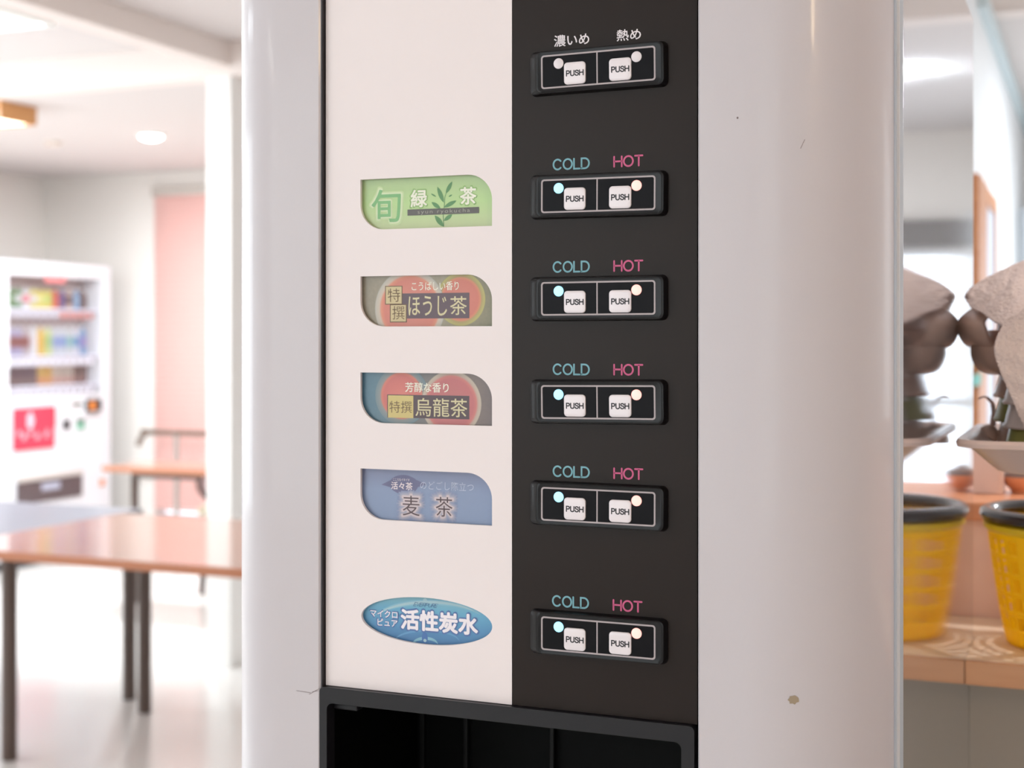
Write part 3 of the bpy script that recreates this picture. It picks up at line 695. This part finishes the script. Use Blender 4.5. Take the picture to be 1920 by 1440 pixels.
for s_, a, b, q, r in (('麦', 755, 787, 929.5, 967), ('茶', 817, 848.5, 932, 969)):
    for w, dy, m_, o_ in ((5.5, 1.6, M('ink_halo_1', (142, 150, 180), .6, var=0), .15), (4.6, 2.2, h1, .12), (3.7, 2.8, M('ink_halo_3', (166, 166, 185), .6, var=0), .095), (2.8, 3.4, h2, .07), (2, 4, h3, .045)): cjk('lettering', s_, a-w, b+w, q-w, r+w, LY-dy*e, m_, c4, o_)
    cjk('lettering', s_, a, b, q, r, LY-5*e, M('ink_dark_brown', (88, 72, 78), .5, var=0), c4, -.002)
# 5 filtered water (oval)
c5 = card('filtered_water_label', 1120, 1209, M_grad('print_water', [(0, (70, 118, 168)), (.35, (84, 142, 186)), (.7, (104, 168, 200)), (.85, (120, 176, 196)), (1, (124, 168, 182))], 'Z', ezb, ezt)); c5['label'] = 'oval blue water label'
def arcband(cx, cy, rx, ry, a0, a1, w, dy, m):
    g = bmesh.new(); y = LY-dy; n = 20; A = []; Bq = []
    for k in range(n+1):
        a = math.radians(a0+(a1-a0)*k/n); f = w*math.sin(math.pi*k/n)**.6+.05
        u, v = cx+rx*math.cos(a), cy-ry*math.sin(a)
        A.append(g.verts.new((pl(u, v-f, y)[0], y, pl(u, v-f, y)[1]))); Bq.append(g.verts.new((pl(u, v+f, y)[0], y, pl(u, v+f, y)[1])))
    for k in range(n): g.faces.new((A[k], A[k+1], Bq[k+1], Bq[k]))
    return obj('printed_highlight', g, m, c5)
w1 = M('ink_water_soft', (134, 182, 202), .5, var=0); w2 = M('ink_water_pale', (166, 196, 206), .5, var=0); w3 = M('ink_water_mid', (100, 152, 194), .5, var=0)
arcband(803, 1170, 108, 41, 25, 158, 5, e, w1); arcband(803, 1170, 106, 41, 35, 150, 2.6, 1.5*e, w2)
arcband(800, 1205, 62, 23, 5, 175, 2.2, e, w3); arcband(797, 1209, 24, 12, 0, 180, 3, 1.2*e, w1)
circ('printed_drop', c5, 796.5, 1196, 5.5, 2*e, M('ink_drop', (72, 112, 172), .4, var=0), 11); circ('printed_drop', c5, 796.8, 1201, 3, 3*e, w2, 3)
circ('printed_drop', c5, 797, 1126, 4, 2*e, w2, 4)
stroke_word('lettering', 'EVERPURE', pl(775, 0, LY)[0], pl(819, 0, LY)[0], pl(797, 1138, LY)[1], pl(797, 1130.5, LY)[1], LY-3*e, .00026, M('ink_navy', (70, 104, 146), .5, var=0), c5, .12, .35)
ob = M('ink_outline_blue', (84, 112, 166), .5, var=0); ow = M('ink_bright', (240, 232, 238), .5, var=0)
def outl(s_, a, b, q, r, bold, roll=0):
    cjk('lettering', s_, a-1.3, b+1.3, q-1.3, r+1.3, LY-3*e, ob, c5, bold+.045, roll=roll); cjk('lettering', s_, a, b, q, r, LY-4*e, ow, c5, bold, roll=roll)
outl('マイクロ', 694.5, 745, 1144.5, 1157.5, .02); outl('ピュア', 708, 745, 1161, 1174, .02); outl('活性炭水', 752.5, 895, 1148, 1184.5, .042)
for o_ in (c1, c2, c3, c4, c5):
    for ch in o_.children: pass

# ------ switch blocks
hm = M('switch_housing_black', (16, 14, 16), .3, coat=.12, spec=.22, coat_rough=.12, bump=.04, scale=600)
fm = M('switch_face', (14, 12, 16), .35, coat=0, spec=.12, var=.02)
linem = M('outline_grey', (176, 164, 166), .5, var=0)
btn = M('button_white', (232, 222, 226), .3, coat=.4, var=0)
inkk = M('ink_black', (44, 40, 46), .5, var=0)
coldm = M('ink_cold', (120, 172, 184), .5, var=0); hotm = M('ink_hot', (206, 90, 134), .5, var=0)
led_b = M('led_blue', (150, 222, 255), .3, emit=1.15, var=0); led_r = M('led_red', (255, 176, 166), .3, emit=1.0, var=0); led_w = M('led_off', (232, 222, 226), .35, var=0)
HY = -.0055
def bxz(px, py): return pl(px, py, HY)
ROWS = [(127, .009), (364.7, -.0055), (559, .003), (754.3, .012), (949.7, -.003), (1195.8, 0)]
TXT = [None, (307.3, 302), (500.1, 498.3), (692.6, 693.3), (884.5, 888.3), (1128.7, 1136.2)]
xc, _ = bxz(1121, 0)
for i, (cy, roll) in enumerate(ROWS):
    _, zc = bxz(1121, cy)
    m1 = bxz(1121, cy)[1]-bxz(1121, cy+1)[1]      # metres per pixel row
    def R_(o):     # a slight turn of the block about its centre
        o.location = (0, 0, 0)
        for v in o.data.vertices:
            dx, dz = v.co.x-xc, v.co.z-zc
            v.co.x = xc+dx*math.cos(roll)-dz*math.sin(roll); v.co.z = zc+dx*math.sin(roll)+dz*math.cos(roll)
        return o
    a0, _ = pl(995.5, 0, 0); a1, _ = pl(1253, 0, 0); f0, _ = pl(1009, 0, HY); f1, _ = pl(1238, 0, HY)
    g = bmesh.new(); n = 6; hb, hf = 42.5*m1, 39.5*m1
    def ring(x0, x1, hh, r, y): return [(p[0], y, p[1]) for p in rr(x0, x1, zc-hh, zc+hh, r, n)]
    layers(g, [ring(a0, a1, hb, .0035, 0.0), ring(a0+.0002, a1-.0002, hb-.0001, .0035, -.0015), ring(f0-.0018, f1+.0018, hf+.0002, .0035, HY+.0004), ring(f0-.0008, f1+.0008, hf-.0004, .0032, HY), ring(f0, f1, hf-.0012, .003, HY+.0002)])
    sb = obj('switch_housing', g, hm, tm, True); R_(sb); sb.location = toff
    L, _ = bxz(1014.6, 0); Rr, _ = bxz(1229, 0); fh = 32*m1
    g = bmesh.new(); g.faces.new([g.verts.new((p[0], HY-.0001+.0002, p[1])) for p in rr(L+.0003, Rr-.0003, zc-fh+.0003, zc+fh-.0003, .0014)])
    R_(obj('switch_face', g, fm, sb))
    g = bmesh.new(); A = rr(L, Rr, zc-fh, zc+fh, .0018); lw_ = .00095; Bq = rr(L+lw_, Rr-lw_, zc-fh+lw_, zc+fh-lw_, .0011)
    va = [g.verts.new((p[0], HY-.00005, p[1])) for p in A]; vb = [g.verts.new((p[0], HY-.00005, p[1])) for p in Bq]
    for k in range(len(va)): j = (k+1) % len(va); g.faces.new((va[k], va[j], vb[j], vb[k]))
    mx0 = bxz(1119.5, 0)[0]; 
    g.faces.new([g.verts.new(v) for v in ((mx0-.0004, HY-.00005, zc-fh+lw_), (mx0+.0004, HY-.00005, zc-fh+lw_), (mx0+.0004, HY-.00005, zc+fh-lw_), (mx0-.0004, HY-.00005, zc+fh-lw_))])
    R_(obj('outline', g, linem, sb))
    for (bx_, lx, m_) in ((1077.5, 1047.5, led_w if i == 0 else led_b), (1162.5, 1193.5, led_w if i == 0 else led_r)):
        xb, _ = bxz(bx_, 0); xb += .0002; zb_ = zc-6.5*m1; hw = 21*m1
        g = bmesh.new()
        def rg(s, r, y): return [(p[0], y, p[1]) for p in rr(xb-s-.0002, xb+s+.0002, zb_-s, zb_+s, r, 6)]
        layers(g, [rg(hw, .0022, HY), rg(hw, .0022, HY-.0005), rg(hw-.0002, .0021, HY-.0009), rg(hw-.0009, .0017, HY-.0012), rg(hw-.0016, .0014, HY-.00125)])
        R_(obj('push_button', g, btn, sb, True))
        px5 = .0055
        o = stroke_word('lettering', 'PUSH', xb-px5+.0003, xb+px5+.0003, zb_-6.2*m1, zb_+5.6*m1, HY-.0013, .0007, inkk, sb, .2); R_(o)
        xq, _ = bxz(lx, 0); zq = zc+14.3*m1; r_ = 10*m1
        g = bmesh.new(); layers(g, [[(xq+s*r_*math.cos(2*math.pi*k/24), y, zq+s*r_*math.sin(2*math.pi*k/24)) for k in range(24)] for s, y in ((1, HY), (1, HY-.0002), (.8, HY-.0005), (.4, HY-.0007))])
        o = R_(obj('indicator_light', g, m_, sb, True))
        if i: o['label'] = 'lit blue lamp' if m_ is led_b else 'lit red lamp'
    if i == 0:
        a = cjk('lettering', '濃いめ', 1039, 1104.5, 64, 85.5, -.0001, btn, tm, .016); b = cjk('lettering', '熱め', 1156.5, 1201.5, 54.5, 75.5, -.0001, btn, tm, .016)
        a.location = b.location = toff
    else:
        for s_, p0, p1, q, m_ in (('COLD', 1036.3, 1106, TXT[i][0], coldm), ('HOT', 1150, 1206.3, TXT[i][1], hotm)):
            if i == 5: p0 -= 1.2; p1 -= 1.5
            pm = (p0+p1)/2
            o = stroke_word('lettering', s_, pl(p0, 0, 0)[0], pl(p1, 0, 0)[0], pl(pm, q+11, 0)[1], pl(pm, q-11, 0)[1], -.0001, .00102, m_, tm, .17); o.location = toff
# ------ dispensing bay
bz = M('bezel_black', (24, 22, 26), .35, coat=.05, spec=.3, var=.03); cav = M('bay_black', (3, 3, 3), .6, spec=.1)
bt = zbez
bl, br_ = pl(605, 0, 0)[0], pl(1305, 0, 0)[0]
bh = .0098
g = bmesh.new()
outer = [(bl, bt), (br_, bt), (br_, .86), (bl, .86)]
A = rr(bl, br_, .86, bt, .003, 5); Bq = rr(bl+.0052, br_-.0075, .872, bt-bh, .004, 5); y = -.004
for (ya, yb) in ((-.004, .006),):
    va = [g.verts.new((p[0], ya, p[1])) for p in A]; vb = [g.verts.new((p[0], ya, p[1])) for p in Bq]
    wa = [g.verts.new((p[0], yb, p[1])) for p in A]; wb = [g.verts.new((p[0], yb, p[1])) for p in Bq]; n = len(A)
    for k in range(n):
        j = (k+1) % n
        g.faces.new((va[k], va[j], vb[j], vb[k])); g.faces.new((vb[k], vb[j], wb[j], wb[k])); g.faces.new((va[k], wa[k], wa[j], va[j])); g.faces.new((wa[k], wb[k], wb[j], wa[j]))
bmesh.ops.bevel(g, geom=[e_ for e_ in g.edges if all(abs(v.co.y+.004) < 1e-6 for v in e_.verts) and len(e_.link_faces) == 2 and e_.calc_face_angle(0) > .5], offset=.0008, segments=2, affect='EDGES')
mp('bay_bezel', g, bz, True)
g = bmesh.new()
box(g, bl+.002, br_-.004, .13, .134, .862, bt-.002); box(g, bl+.001, bl+.003, .0062, .13, .862, bt-.002); box(g, br_-.006, br_-.004, .0062, .13, .862, bt-.002)
box(g, bl+.003, br_-.006, .0062, .13, bt-.004, bt-.002); box(g, bl+.003, br_-.006, .0062, .13, .862, .866)
mp('bay_lining', g, cav)
g = bmesh.new(); x, z = pl(640, 1318, 0); box(g, x-.008, x+.009, .004, .012, bt-.0155, bt-.0115, .001); mp('hinge_bracket', g, bz)
for px in (648, 762, 845, 1010):
    x, _ = pl(px, 0, .1); mp('back_rib', B(x-.0015, x+.0015, .124, .13, .87, bt-.03, .0005), M('bay_rib', (12, 12, 12), .5, spec=.2))
for px in (765, 990, 1180):
    x, _ = pl(px, 0, .06); g = bmesh.new(); lathe(g, [(.006, -.02), (.008, -.012), (.008, 0)], 14, (x, .06, bt-.004), True); mp('nozzle', g, M('nozzle_grey', (50, 50, 54), .35), True)
mp('drip_tray', B(bl+.02, br_-.02, .01, .12, .8665, .875, .002), M('drip_tray_dark', (40, 40, 42), .4))
mp('lower_door', B(bl, br_, .0, .07, BOT, .858), panelm)
# scratches and spots
sc = M('scratch_dark', (120, 104, 104), .7, var=0)
g = bmesh.new()
for P in ([(556, 1295), (570, 1297), (582, 1299)], [(580, 1302), (590, 1296), (599, 1291)], [(586, 1297), (596, 1295)]):
    ribbon(g, P, .0003, lambda u, v: pl(u, v, FY-.0001))
for v in g.verts: v.co.y = FY-.00015
mp('scratch', g, sc)
def curve_y(x):
    s = (x-xr1)/ww
    return FY+dd*(1-math.sqrt(max(0, 1-s*s))) if x > xr1 else FY
def oncol(px, py):
    y = 0
    for _ in range(12): x, z = pl(px, py, y); y = curve_y(x)
    return x, y, z
g = bmesh.new(); x, y, z = oncol(1488, 1312)
sl = (curve_y(x+.002)-curve_y(x-.002))/.004
g.faces.new([g.verts.new((x+q*math.cos(a)*.0027, y+q*math.cos(a)*.0027*sl-.00025, z+q*.0024*math.sin(a))) for q, a in [(1+.15*math.sin(3*k), 2*math.pi*k/14) for k in range(14)]])
mp('spot', g, M('stain_tan', (160, 142, 120), .7))
x, y, z = oncol(1505, 270); sl = (curve_y(x+.002)-curve_y(x-.002))/.004
g = bmesh.new(); g.faces.new([g.verts.new((x+a, y+a*sl-.0002, z+b)) for a, b in ((-.0012, -.0026), (-.0009, -.0026), (.0012, .0024), (.001, .0026))]); mp('scratch', g, sc)
x, z = pl(1383, 221, FY); g = bmesh.new(); g.faces.new([g.verts.new((x+.0006*math.cos(k), FY-.0001, z+.0007*math.sin(k))) for k in range(6)]); mp('spot', g, sc)
# the low cabinet it stands on
t = thing('base_cabinet', 'low cabinet carrying the tea dispenser', 'cabinet', (0, .3, 0))
obj('body', B(-.24, .21, -.27, .28, .05, .74), M('cabinet_beige', (205, 195, 185), .5), t); obj('plinth', B(-.22, .19, -.24, .27, 0, .05), M('plinth_dark', (60, 58, 60), .5), t)
obj('worktop', B(-.25, .215, -.29, .29, .74, .77, .003), M('worktop_beige', (190, 175, 160), .4), t)
for s in (-1, 1):
    d = obj('door', B(-.235 if s < 0 else -.012, -.018 if s < 0 else .205, -.288, -.271, .07, .72, .002), M('cabinet_beige', (205, 195, 185), .5), t)
    obj('handle', B(-.05 if s < 0 else .005, -.035 if s < 0 else .02, -.305, -.288, .45, .6, .003), steelm, d)

# ================================================================== SERVING COUNTER ON THE RIGHT
CXL = XS+.0001
greige = M('counter_wall', (158, 148, 138), .8, bump=.1, scale=150, var=.02)
shelfw = M_wood('shelf_wood', (250, 222, 190), (255, 232, 206), .5, 4, (2, 20, 20))
t = thing('serving_counter', 'half-height counter with wooden front ledge and orange top right of the machine', 'counter', (1.2, .7, 0))
o_ = (-1.2, -.7, 0)
def cp(name, g, m): o = obj(name, g, m, t); o.location = o_; return o
g = bmesh.new(); box(g, CXL, 2.4, .545, .60, 0, 1.078); box(g, -.3, 2.4, .60, .88, 0, 1.078); cp('front_wall', g, greige)
g = bmesh.new(); prismz(g, [(CXL, .505), (2.4, .505), (2.4, .70), (-.3, .70), (-.3, .602), (CXL, .602)], 1.079, 1.10); cp('front_ledge', g, shelfw)
cp('ledge_nosing', B(CXL, 2.4, .4985, .5045, 1.079, 1.0995, .001), M_wood('nosing_wood', (206, 148, 106), (220, 164, 122), .5, 4, (2, 20, 20)))
cp('upstand', B(-.3, 2.4, .702, .88, 1.079, 1.196), M('upstand_salmon', (255, 214, 196), .6))
cp('counter_top', B(-.3, 2.4, .695, .885, 1.1965, 1.215, .002), M_wood('counter_orange', (232, 154, 110), (240, 170, 126), .4, 3, (2, 14, 14)))
# things on the orange top
t = thing('storage_tub', 'small pale pink plastic tub on the orange counter top', 'tub', (.2146, .80, 1.2155))
g = bmesh.new(); layers(g, [[(p[0], p[1], z) for p in rr(-w, w, -.025, .025, .006, 4)] for w, z in ((.017, 0), (.019, .04), (.02, .041), (.02, .046))]); obj('tub_body', g, M('tub_pink', (240, 214, 204), .4), t, True)
g = bmesh.new(); layers(g, [[(p[0], p[1], z) for p in rr(-.021, .021, -.027, .027, .006, 4)] for z in (.0462, .052)]); obj('lid', g, M('lid_lilac', (232, 220, 228), .4), t, True)
t = thing('lidded_bowl', 'small round orange bowl with dark lid beside the pink tub', 'bowl', (.2475, .80, 1.2155))
g = bmesh.new(); lathe(g, [(.009, 0), (.0095, .003), (.014, .007), (.0175, .015), (.018, .017)], 28, cap=True); obj('bowl_body', g, M('lacquer_orange', (232, 160, 118), .35, coat=.5), t, True)
g = bmesh.new(); lathe(g, [(.018, .0172), (.0155, .021), (.007, .024), (.004, .027), (.001, .0275)], 28); obj('lid', g, M('lacquer_dark', (130, 108, 100), .35, coat=.5), t, True)

# ---- yellow basket
t = thing('yellow_basket', 'yellow lattice plastic basket with black rim on the wooden ledge', 'basket', (.3015, .60, 1.1005))
yel = M('yellow_plastic', (246, 206, 24), .35, coat=.2, var=.02)
yel2 = M('yellow_plastic_thin', (255, 224, 40), .35, coat=.2, var=.02)
nt = yel2.node_tree; bs = nt.nodes['Principled BSDF']
tl = nt.nodes.new('ShaderNodeBsdfTranslucent'); tl.inputs[0].default_value = lin((255, 222, 20))+(1,)
mx = nt.nodes.new('ShaderNodeMixShader'); mx.inputs[0].default_value = .6
nt.links.new(bs.outputs[0], mx.inputs[1]); nt.links.new(tl.outputs[0], mx.inputs[2]); nt.links.new(mx.outputs[0], nt.nodes['Material Output'].inputs[0])
H_, RT, RB = .113, .0745, .056
g = bmesh.new(); NC, NR = 34, 5
def rad(z): s = z/H_; return RB+(RT-RB)*(s**.8)
def P_(k, z, dr=0): a = 2*math.pi*k/NC; r = rad(z)+dr; return (r*math.cos(a), r*math.sin(a), z)
zs = [.014+(H_-.028)*j/NR for j in range(NR+1)]
for k in range(NC):
    for (za, zb2) in ((.0, zs[0]), (zs[-1], H_-.002)):
        g.faces.new([g.verts.new(P_(*q)) for q in ((k, za), (k+1, za), (k+1, zb2), (k, zb2))])
    for j in range(NR):
        za, zb2 = zs[j], zs[j+1]; m_ = .16; zi, zj = za+(zb2-za)*.13, zb2-(zb2-za)*.13
        o1 = [P_(k, za), P_(k+1, za), P_(k+1, zb2), P_(k, zb2)]; i1 = [P_(k+m_, zi), P_(k+1-m_, zi), P_(k+1-m_, zj), P_(k+m_, zj)]
        if k % 9 == 4: g.faces.new([g.verts.new(v) for v in o1]); continue
        a = [g.verts.new(v) for v in o1]; b = [g.verts.new(v) for v in i1]
        for q in range(4): g.faces.new((a[q], a[(q+1) % 4], b[(q+1) % 4], b[q]))
bmesh.ops.remove_doubles(g, verts=g.verts, dist=1e-5)
o = obj('lattice_wall', g, yel2, t); md = o.modifiers.new('s', 'SOLIDIFY'); md.thickness = .0022; md.offset = -1
g = bmesh.new(); lathe(g, [(RB-.001, .0), (RB-.001, .003), (.001, .0031)], NC); lathe(g, [(RB-.001, 0), (.001, 0)], NC); obj('base', g, yel, t)
g = bmesh.new(); n = 48; lathe(g, [(RT-.005+.0075*math.cos(a)+.0035, H_+.004+.0065*math.sin(a)) for a in [2*math.pi*k/10 for k in range(11)]], n); obj('rim', g, M('rim_black', (36, 34, 38), .22, coat=.5), t, True)
g = bmesh.new(); lathe(g, [(RT-.0015, H_-.011), (RT+.002, H_-.008), (RT+.002, H_-.0035), (RT-.0015, H_-.003)], n); obj('collar', g, yel, t, True)

# ---- drying tray with its stand
t = thing('drying_tray', 'shallow pinkish beige plastic tray holding the upturned mugs', 'tray', (.372, .413, 1.2775))
tr = M('tray_pink', (228, 200, 190), .3, coat=.3, var=.02)
def tring(w0, w1, d0, d1, z, r): return [(p[0], p[1], z) for p in rr(w0, w1, d0, d1, r, 6)]
g = bmesh.new()
x0, x1, y0, y1 = -.146, .15, -.113, .113
layers(g, [tring(x0+.034, x1-.034, y0+.03, y1-.03, 0, .02), tring(x0+.027, x1-.027, y0+.024, y1-.024, .0015, .024), tring(x0+.009, x1-.009, y0+.008, y1-.008, .019, .022),
           tring(x0, x1, y0, y1, .0205, .024), tring(x0-.001, x1+.001, y0-.001, y1+.001, .0235, .025), tring(x0+.0005, x1-.0005, y0+.0005, y1-.0005, .0262, .024),
           tring(x0+.006, x1-.006, y0+.006, y1-.006, .0258, .02), tring(x0+.012, x1-.012, y0+.012, y1-.012, .020, .018), tring(x0+.03, x1-.03, y0+.027, y1-.027, .0034, .022), tring(x0+.036, x1-.036, y0+.033, y1-.033, .0024, .018)])
obj('tray_body', g, tr, t, True)
t = thing('tray_stand', 'steel wire stand on the ledge holding the beige tray', 'stand', (.42, .58, 1.1005))
stl = M('wire_steel', (190, 190, 192), .25, metal=.9)
for sx in (-.03, .06):
    g = bmesh.new(); tube(g, [(sx, -.02, 0), (sx, -.02, .160), (sx, -.03, .1735)], .003, 8); obj('upright', g, stl, t, True)
    g = bmesh.new(); tube(g, [(sx, -.24, .1735), (sx, -.03, .1735)], .003, 8); obj('arm', g, stl, t, True)
g = bmesh.new(); tube(g, [(-.03, -.02, .04), (.06, -.02, .04)], .003, 8); obj('crossbar', g, stl, t, True)

# ---- upturned mugs in two nested stacks
brm = M('mug_brown', (206, 172, 155), .35, coat=.2); grm = M('mug_olive', (146, 146, 78), .35, coat=.2); bem = M('mug_greybeige', (206, 194, 190), .35, coat=.2)
def mug(label, loc, rz, m, ext, tilt=0, grp='nested mugs'):
    t = thing('mug', label, 'mug', loc, rz, grp); t.rotation_euler = (0, tilt, rz)
    g = bmesh.new(); lathe(g, [(.0375, 0), (.0385, .0015), (.0365, .004), (.0315, .025), (.0285, .05), (.026, .056), (.001, .058), (.001, .0555), (.024, .0535), (.0265, .048), (.0295, .024), (.0345, .004), (.0375, 0)], 32)
    obj('mug_body', g, m, t, True)
    g = bmesh.new(); c = catmull([(-.0275, 0, .052), (-.0275-ext*.55, 0, .0535), (-.0275-ext*.98, 0, .044), (-.0275-ext, 0, .036), (-.030-ext*.75, 0, .025), (-.031-ext*.35, 0, .0205), (-.031, 0, .0215)], 5)
    rings = []
    for i, p in enumerate(c):
        a, b = c[max(0, i-1)], c[min(len(c)-1, i+1)]; d = (b-a).normalized(); nn = Vector((-d.z, 0, d.x))
        w = .017*min(1, .55+abs(i-len(c)/2)*-.02+.45); rings.append([p+nn*.0018+Vector((0, -w, 0)), p+nn*.0022, p+nn*.0018+Vector((0, w, 0)), p-nn*.0018+Vector((0, w, 0)), p-nn*.0015, p-nn*.0018+Vector((0, -w, 0))])
    layers(g, rings); obj('mug_handle', g, m, t, 'all')
    return t
base = at(1955, 835, 1.175)
pos = ['lowest', 'second from the bottom', 'third from the bottom', 'fourth from the bottom', 'topmost']
for k, (m, ext, rz, nm, dx) in enumerate(((brm, .018, 2.3, 'brown', 0), (grm, .020, 2.4, 'olive green', .001), (brm, .030, .8, 'brown', .001), (brm, .036, .75, 'brown', .006))):
    z = EYE-(835-45*k-HOR)*1.175/F
    q = Vector((base.x-dx, base.y, z))
    mug('upturned %s mug, %s of the rear stack under the towel' % (nm, pos[k] if k < 3 else 'topmost'), q, rz, m, ext, 0, 'mugs of the rear stack')
base = at(1977, 848, 1.10)
for k, (m, nm) in enumerate(((grm, 'olive green'), (bem, 'grey beige'), (bem, 'grey beige'), (bem, 'grey beige'))):
    z = EYE-(848-45*k-HOR)*1.10/F
    mug('upturned %s mug, %s of the front stack under the towel' % (nm, pos[k] if k < 3 else 'topmost'), Vector((base.x, base.y, z)), 2.6, m, .024, 0, 'mugs of the front stack')
# ladle lying in the tray
t = thing('ladle', 'small ladle with dark bowl and thin curved pink handle in the tray', 'ladle', at(1853, 819, 1.19))
g = bmesh.new(); lathe(g, [(.0112, -.006), (.011, -.002), (.0092, .004), (.0055, .0085), (.0005, .0102)], 24, (0, 0, 0)); lathe(g, [(.0112, -.006), (.0102, -.0057), (.0005, -.0055)], 24); obj('ladle_bowl', g, brm, t, True)
q = t.location; c = [at(1860, 806, 1.195)-q, at(1863, 780, 1.2)-q, at(1862, 762, 1.203)-q, at(1856, 750, 1.207)-q, at(1846, 744, 1.21)-q, at(1836, 747, 1.213)-q]
g = bmesh.new(); tube(g, catmull(c, 5), [.0026]*6+[.002]*6+[.0014]*6+[.0009]*8, 8, flat=1); obj('ladle_handle', g, M('handle_pink', (222, 186, 176), .35, coat=.2), t, True)

# ---- towel draped over the mugs
twm = M('terry_towel', (238, 216, 208), .95, bump=1.0, scale=900, var=.06, spec=.1)
def patch(bm, A, Bc, n=24, m=30, bulge=.0):
    A = catmull(A, 8); Bc = catmull(Bc, 8)
    def samp(c, s):
        f = s*(len(c)-1); i = min(int(f), len(c)-2); return c[i].lerp(c[i+1], f-i)
    V = [[None]*(m+1) for _ in range(n+1)]
    fwd = Vector((-ST, CT, 0))
    for i in range(n+1):
        a, b = samp(A, i/n), samp(Bc, i/n)
        for j in range(m+1):
            s = j/m; p = a.lerp(b, s)-fwd*bulge*math.sin(math.pi*s)
            p += Vector((0, 0, 1))*.0012*math.sin(i*.9+j*.5)*math.sin(math.pi*s)+fwd*.0016*math.sin(i*.6)*math.sin(j*.35)
            V[i][j] = bm.verts.new(p)
    for i in range(n):
        for j in range(m): bm.faces.new((V[i][j], V[i+1][j], V[i+1][j+1], V[i][j+1]))
g = bmesh.new()
ridge = [at(1814, 553, 1.172), at(1824, 540, 1.174), at(1845, 526, 1.172), at(1880, 508, 1.165), at(1920, 490, 1.16), at(2000, 470, 1.15), at(2080, 480, 1.15)]
low = [at(1814, 566, 1.165), at(1822, 577, 1.15), at(1842, 588, 1.125), at(1872, 608, 1.085), at(1905, 622, 1.06), at(1990, 660, 1.04), at(2080, 700, 1.035)]
back = [at(1816, 562, 1.178), at(1826, 572, 1.195), at(1850, 592, 1.225), at(1884, 610, 1.245), at(1930, 620, 1.25), at(2000, 620, 1.25), at(2080, 620, 1.25)]
patch(g, ridge, low, 40, 30, .008); patch(g, ridge, back, 40, 20, -.006)
fl = [at(1886, 601, 1.06), at(1873, 626, 1.055), at(1864, 650, 1.052), at(1869, 680, 1.05), at(1882, 712, 1.048), at(1898, 750, 1.046), at(1914, 786, 1.045), at(1926, 812, 1.045)]
fr_ = [at(1960, 548, 1.05), at(1990, 590, 1.045), at(2020, 630, 1.04), at(2040, 670, 1.035), at(2060, 710, 1.03), at(2060, 750, 1.03), at(2060, 800, 1.03), at(2060, 850, 1.03)]
patch(g, fl, fr_, 50, 30, .008)
bmesh.ops.remove_doubles(g, verts=g.verts, dist=2e-5)
o = obj('hand_towel', g, twm, None, 'all'); md = o.modifiers.new('s', 'SOLIDIFY'); md.thickness = .003; md.offset = 0
tx = bpy.data.textures.new('terry', 'CLOUDS'); tx.noise_scale = .0025
md = o.modifiers.new('sub', 'SUBSURF'); md.levels = md.render_levels = 2
md = o.modifiers.new('d', 'DISPLACE'); md.texture = tx; md.strength = .0016; md.mid_level = .5
tag(o, 'beige terry towel draped over the upturned mugs at the right edge', 'towel')

# parts of label cards and switches were laid out in world space: keep them so under their parents
bpy.context.view_layer.update()
print('objects', len(bpy.data.objects))
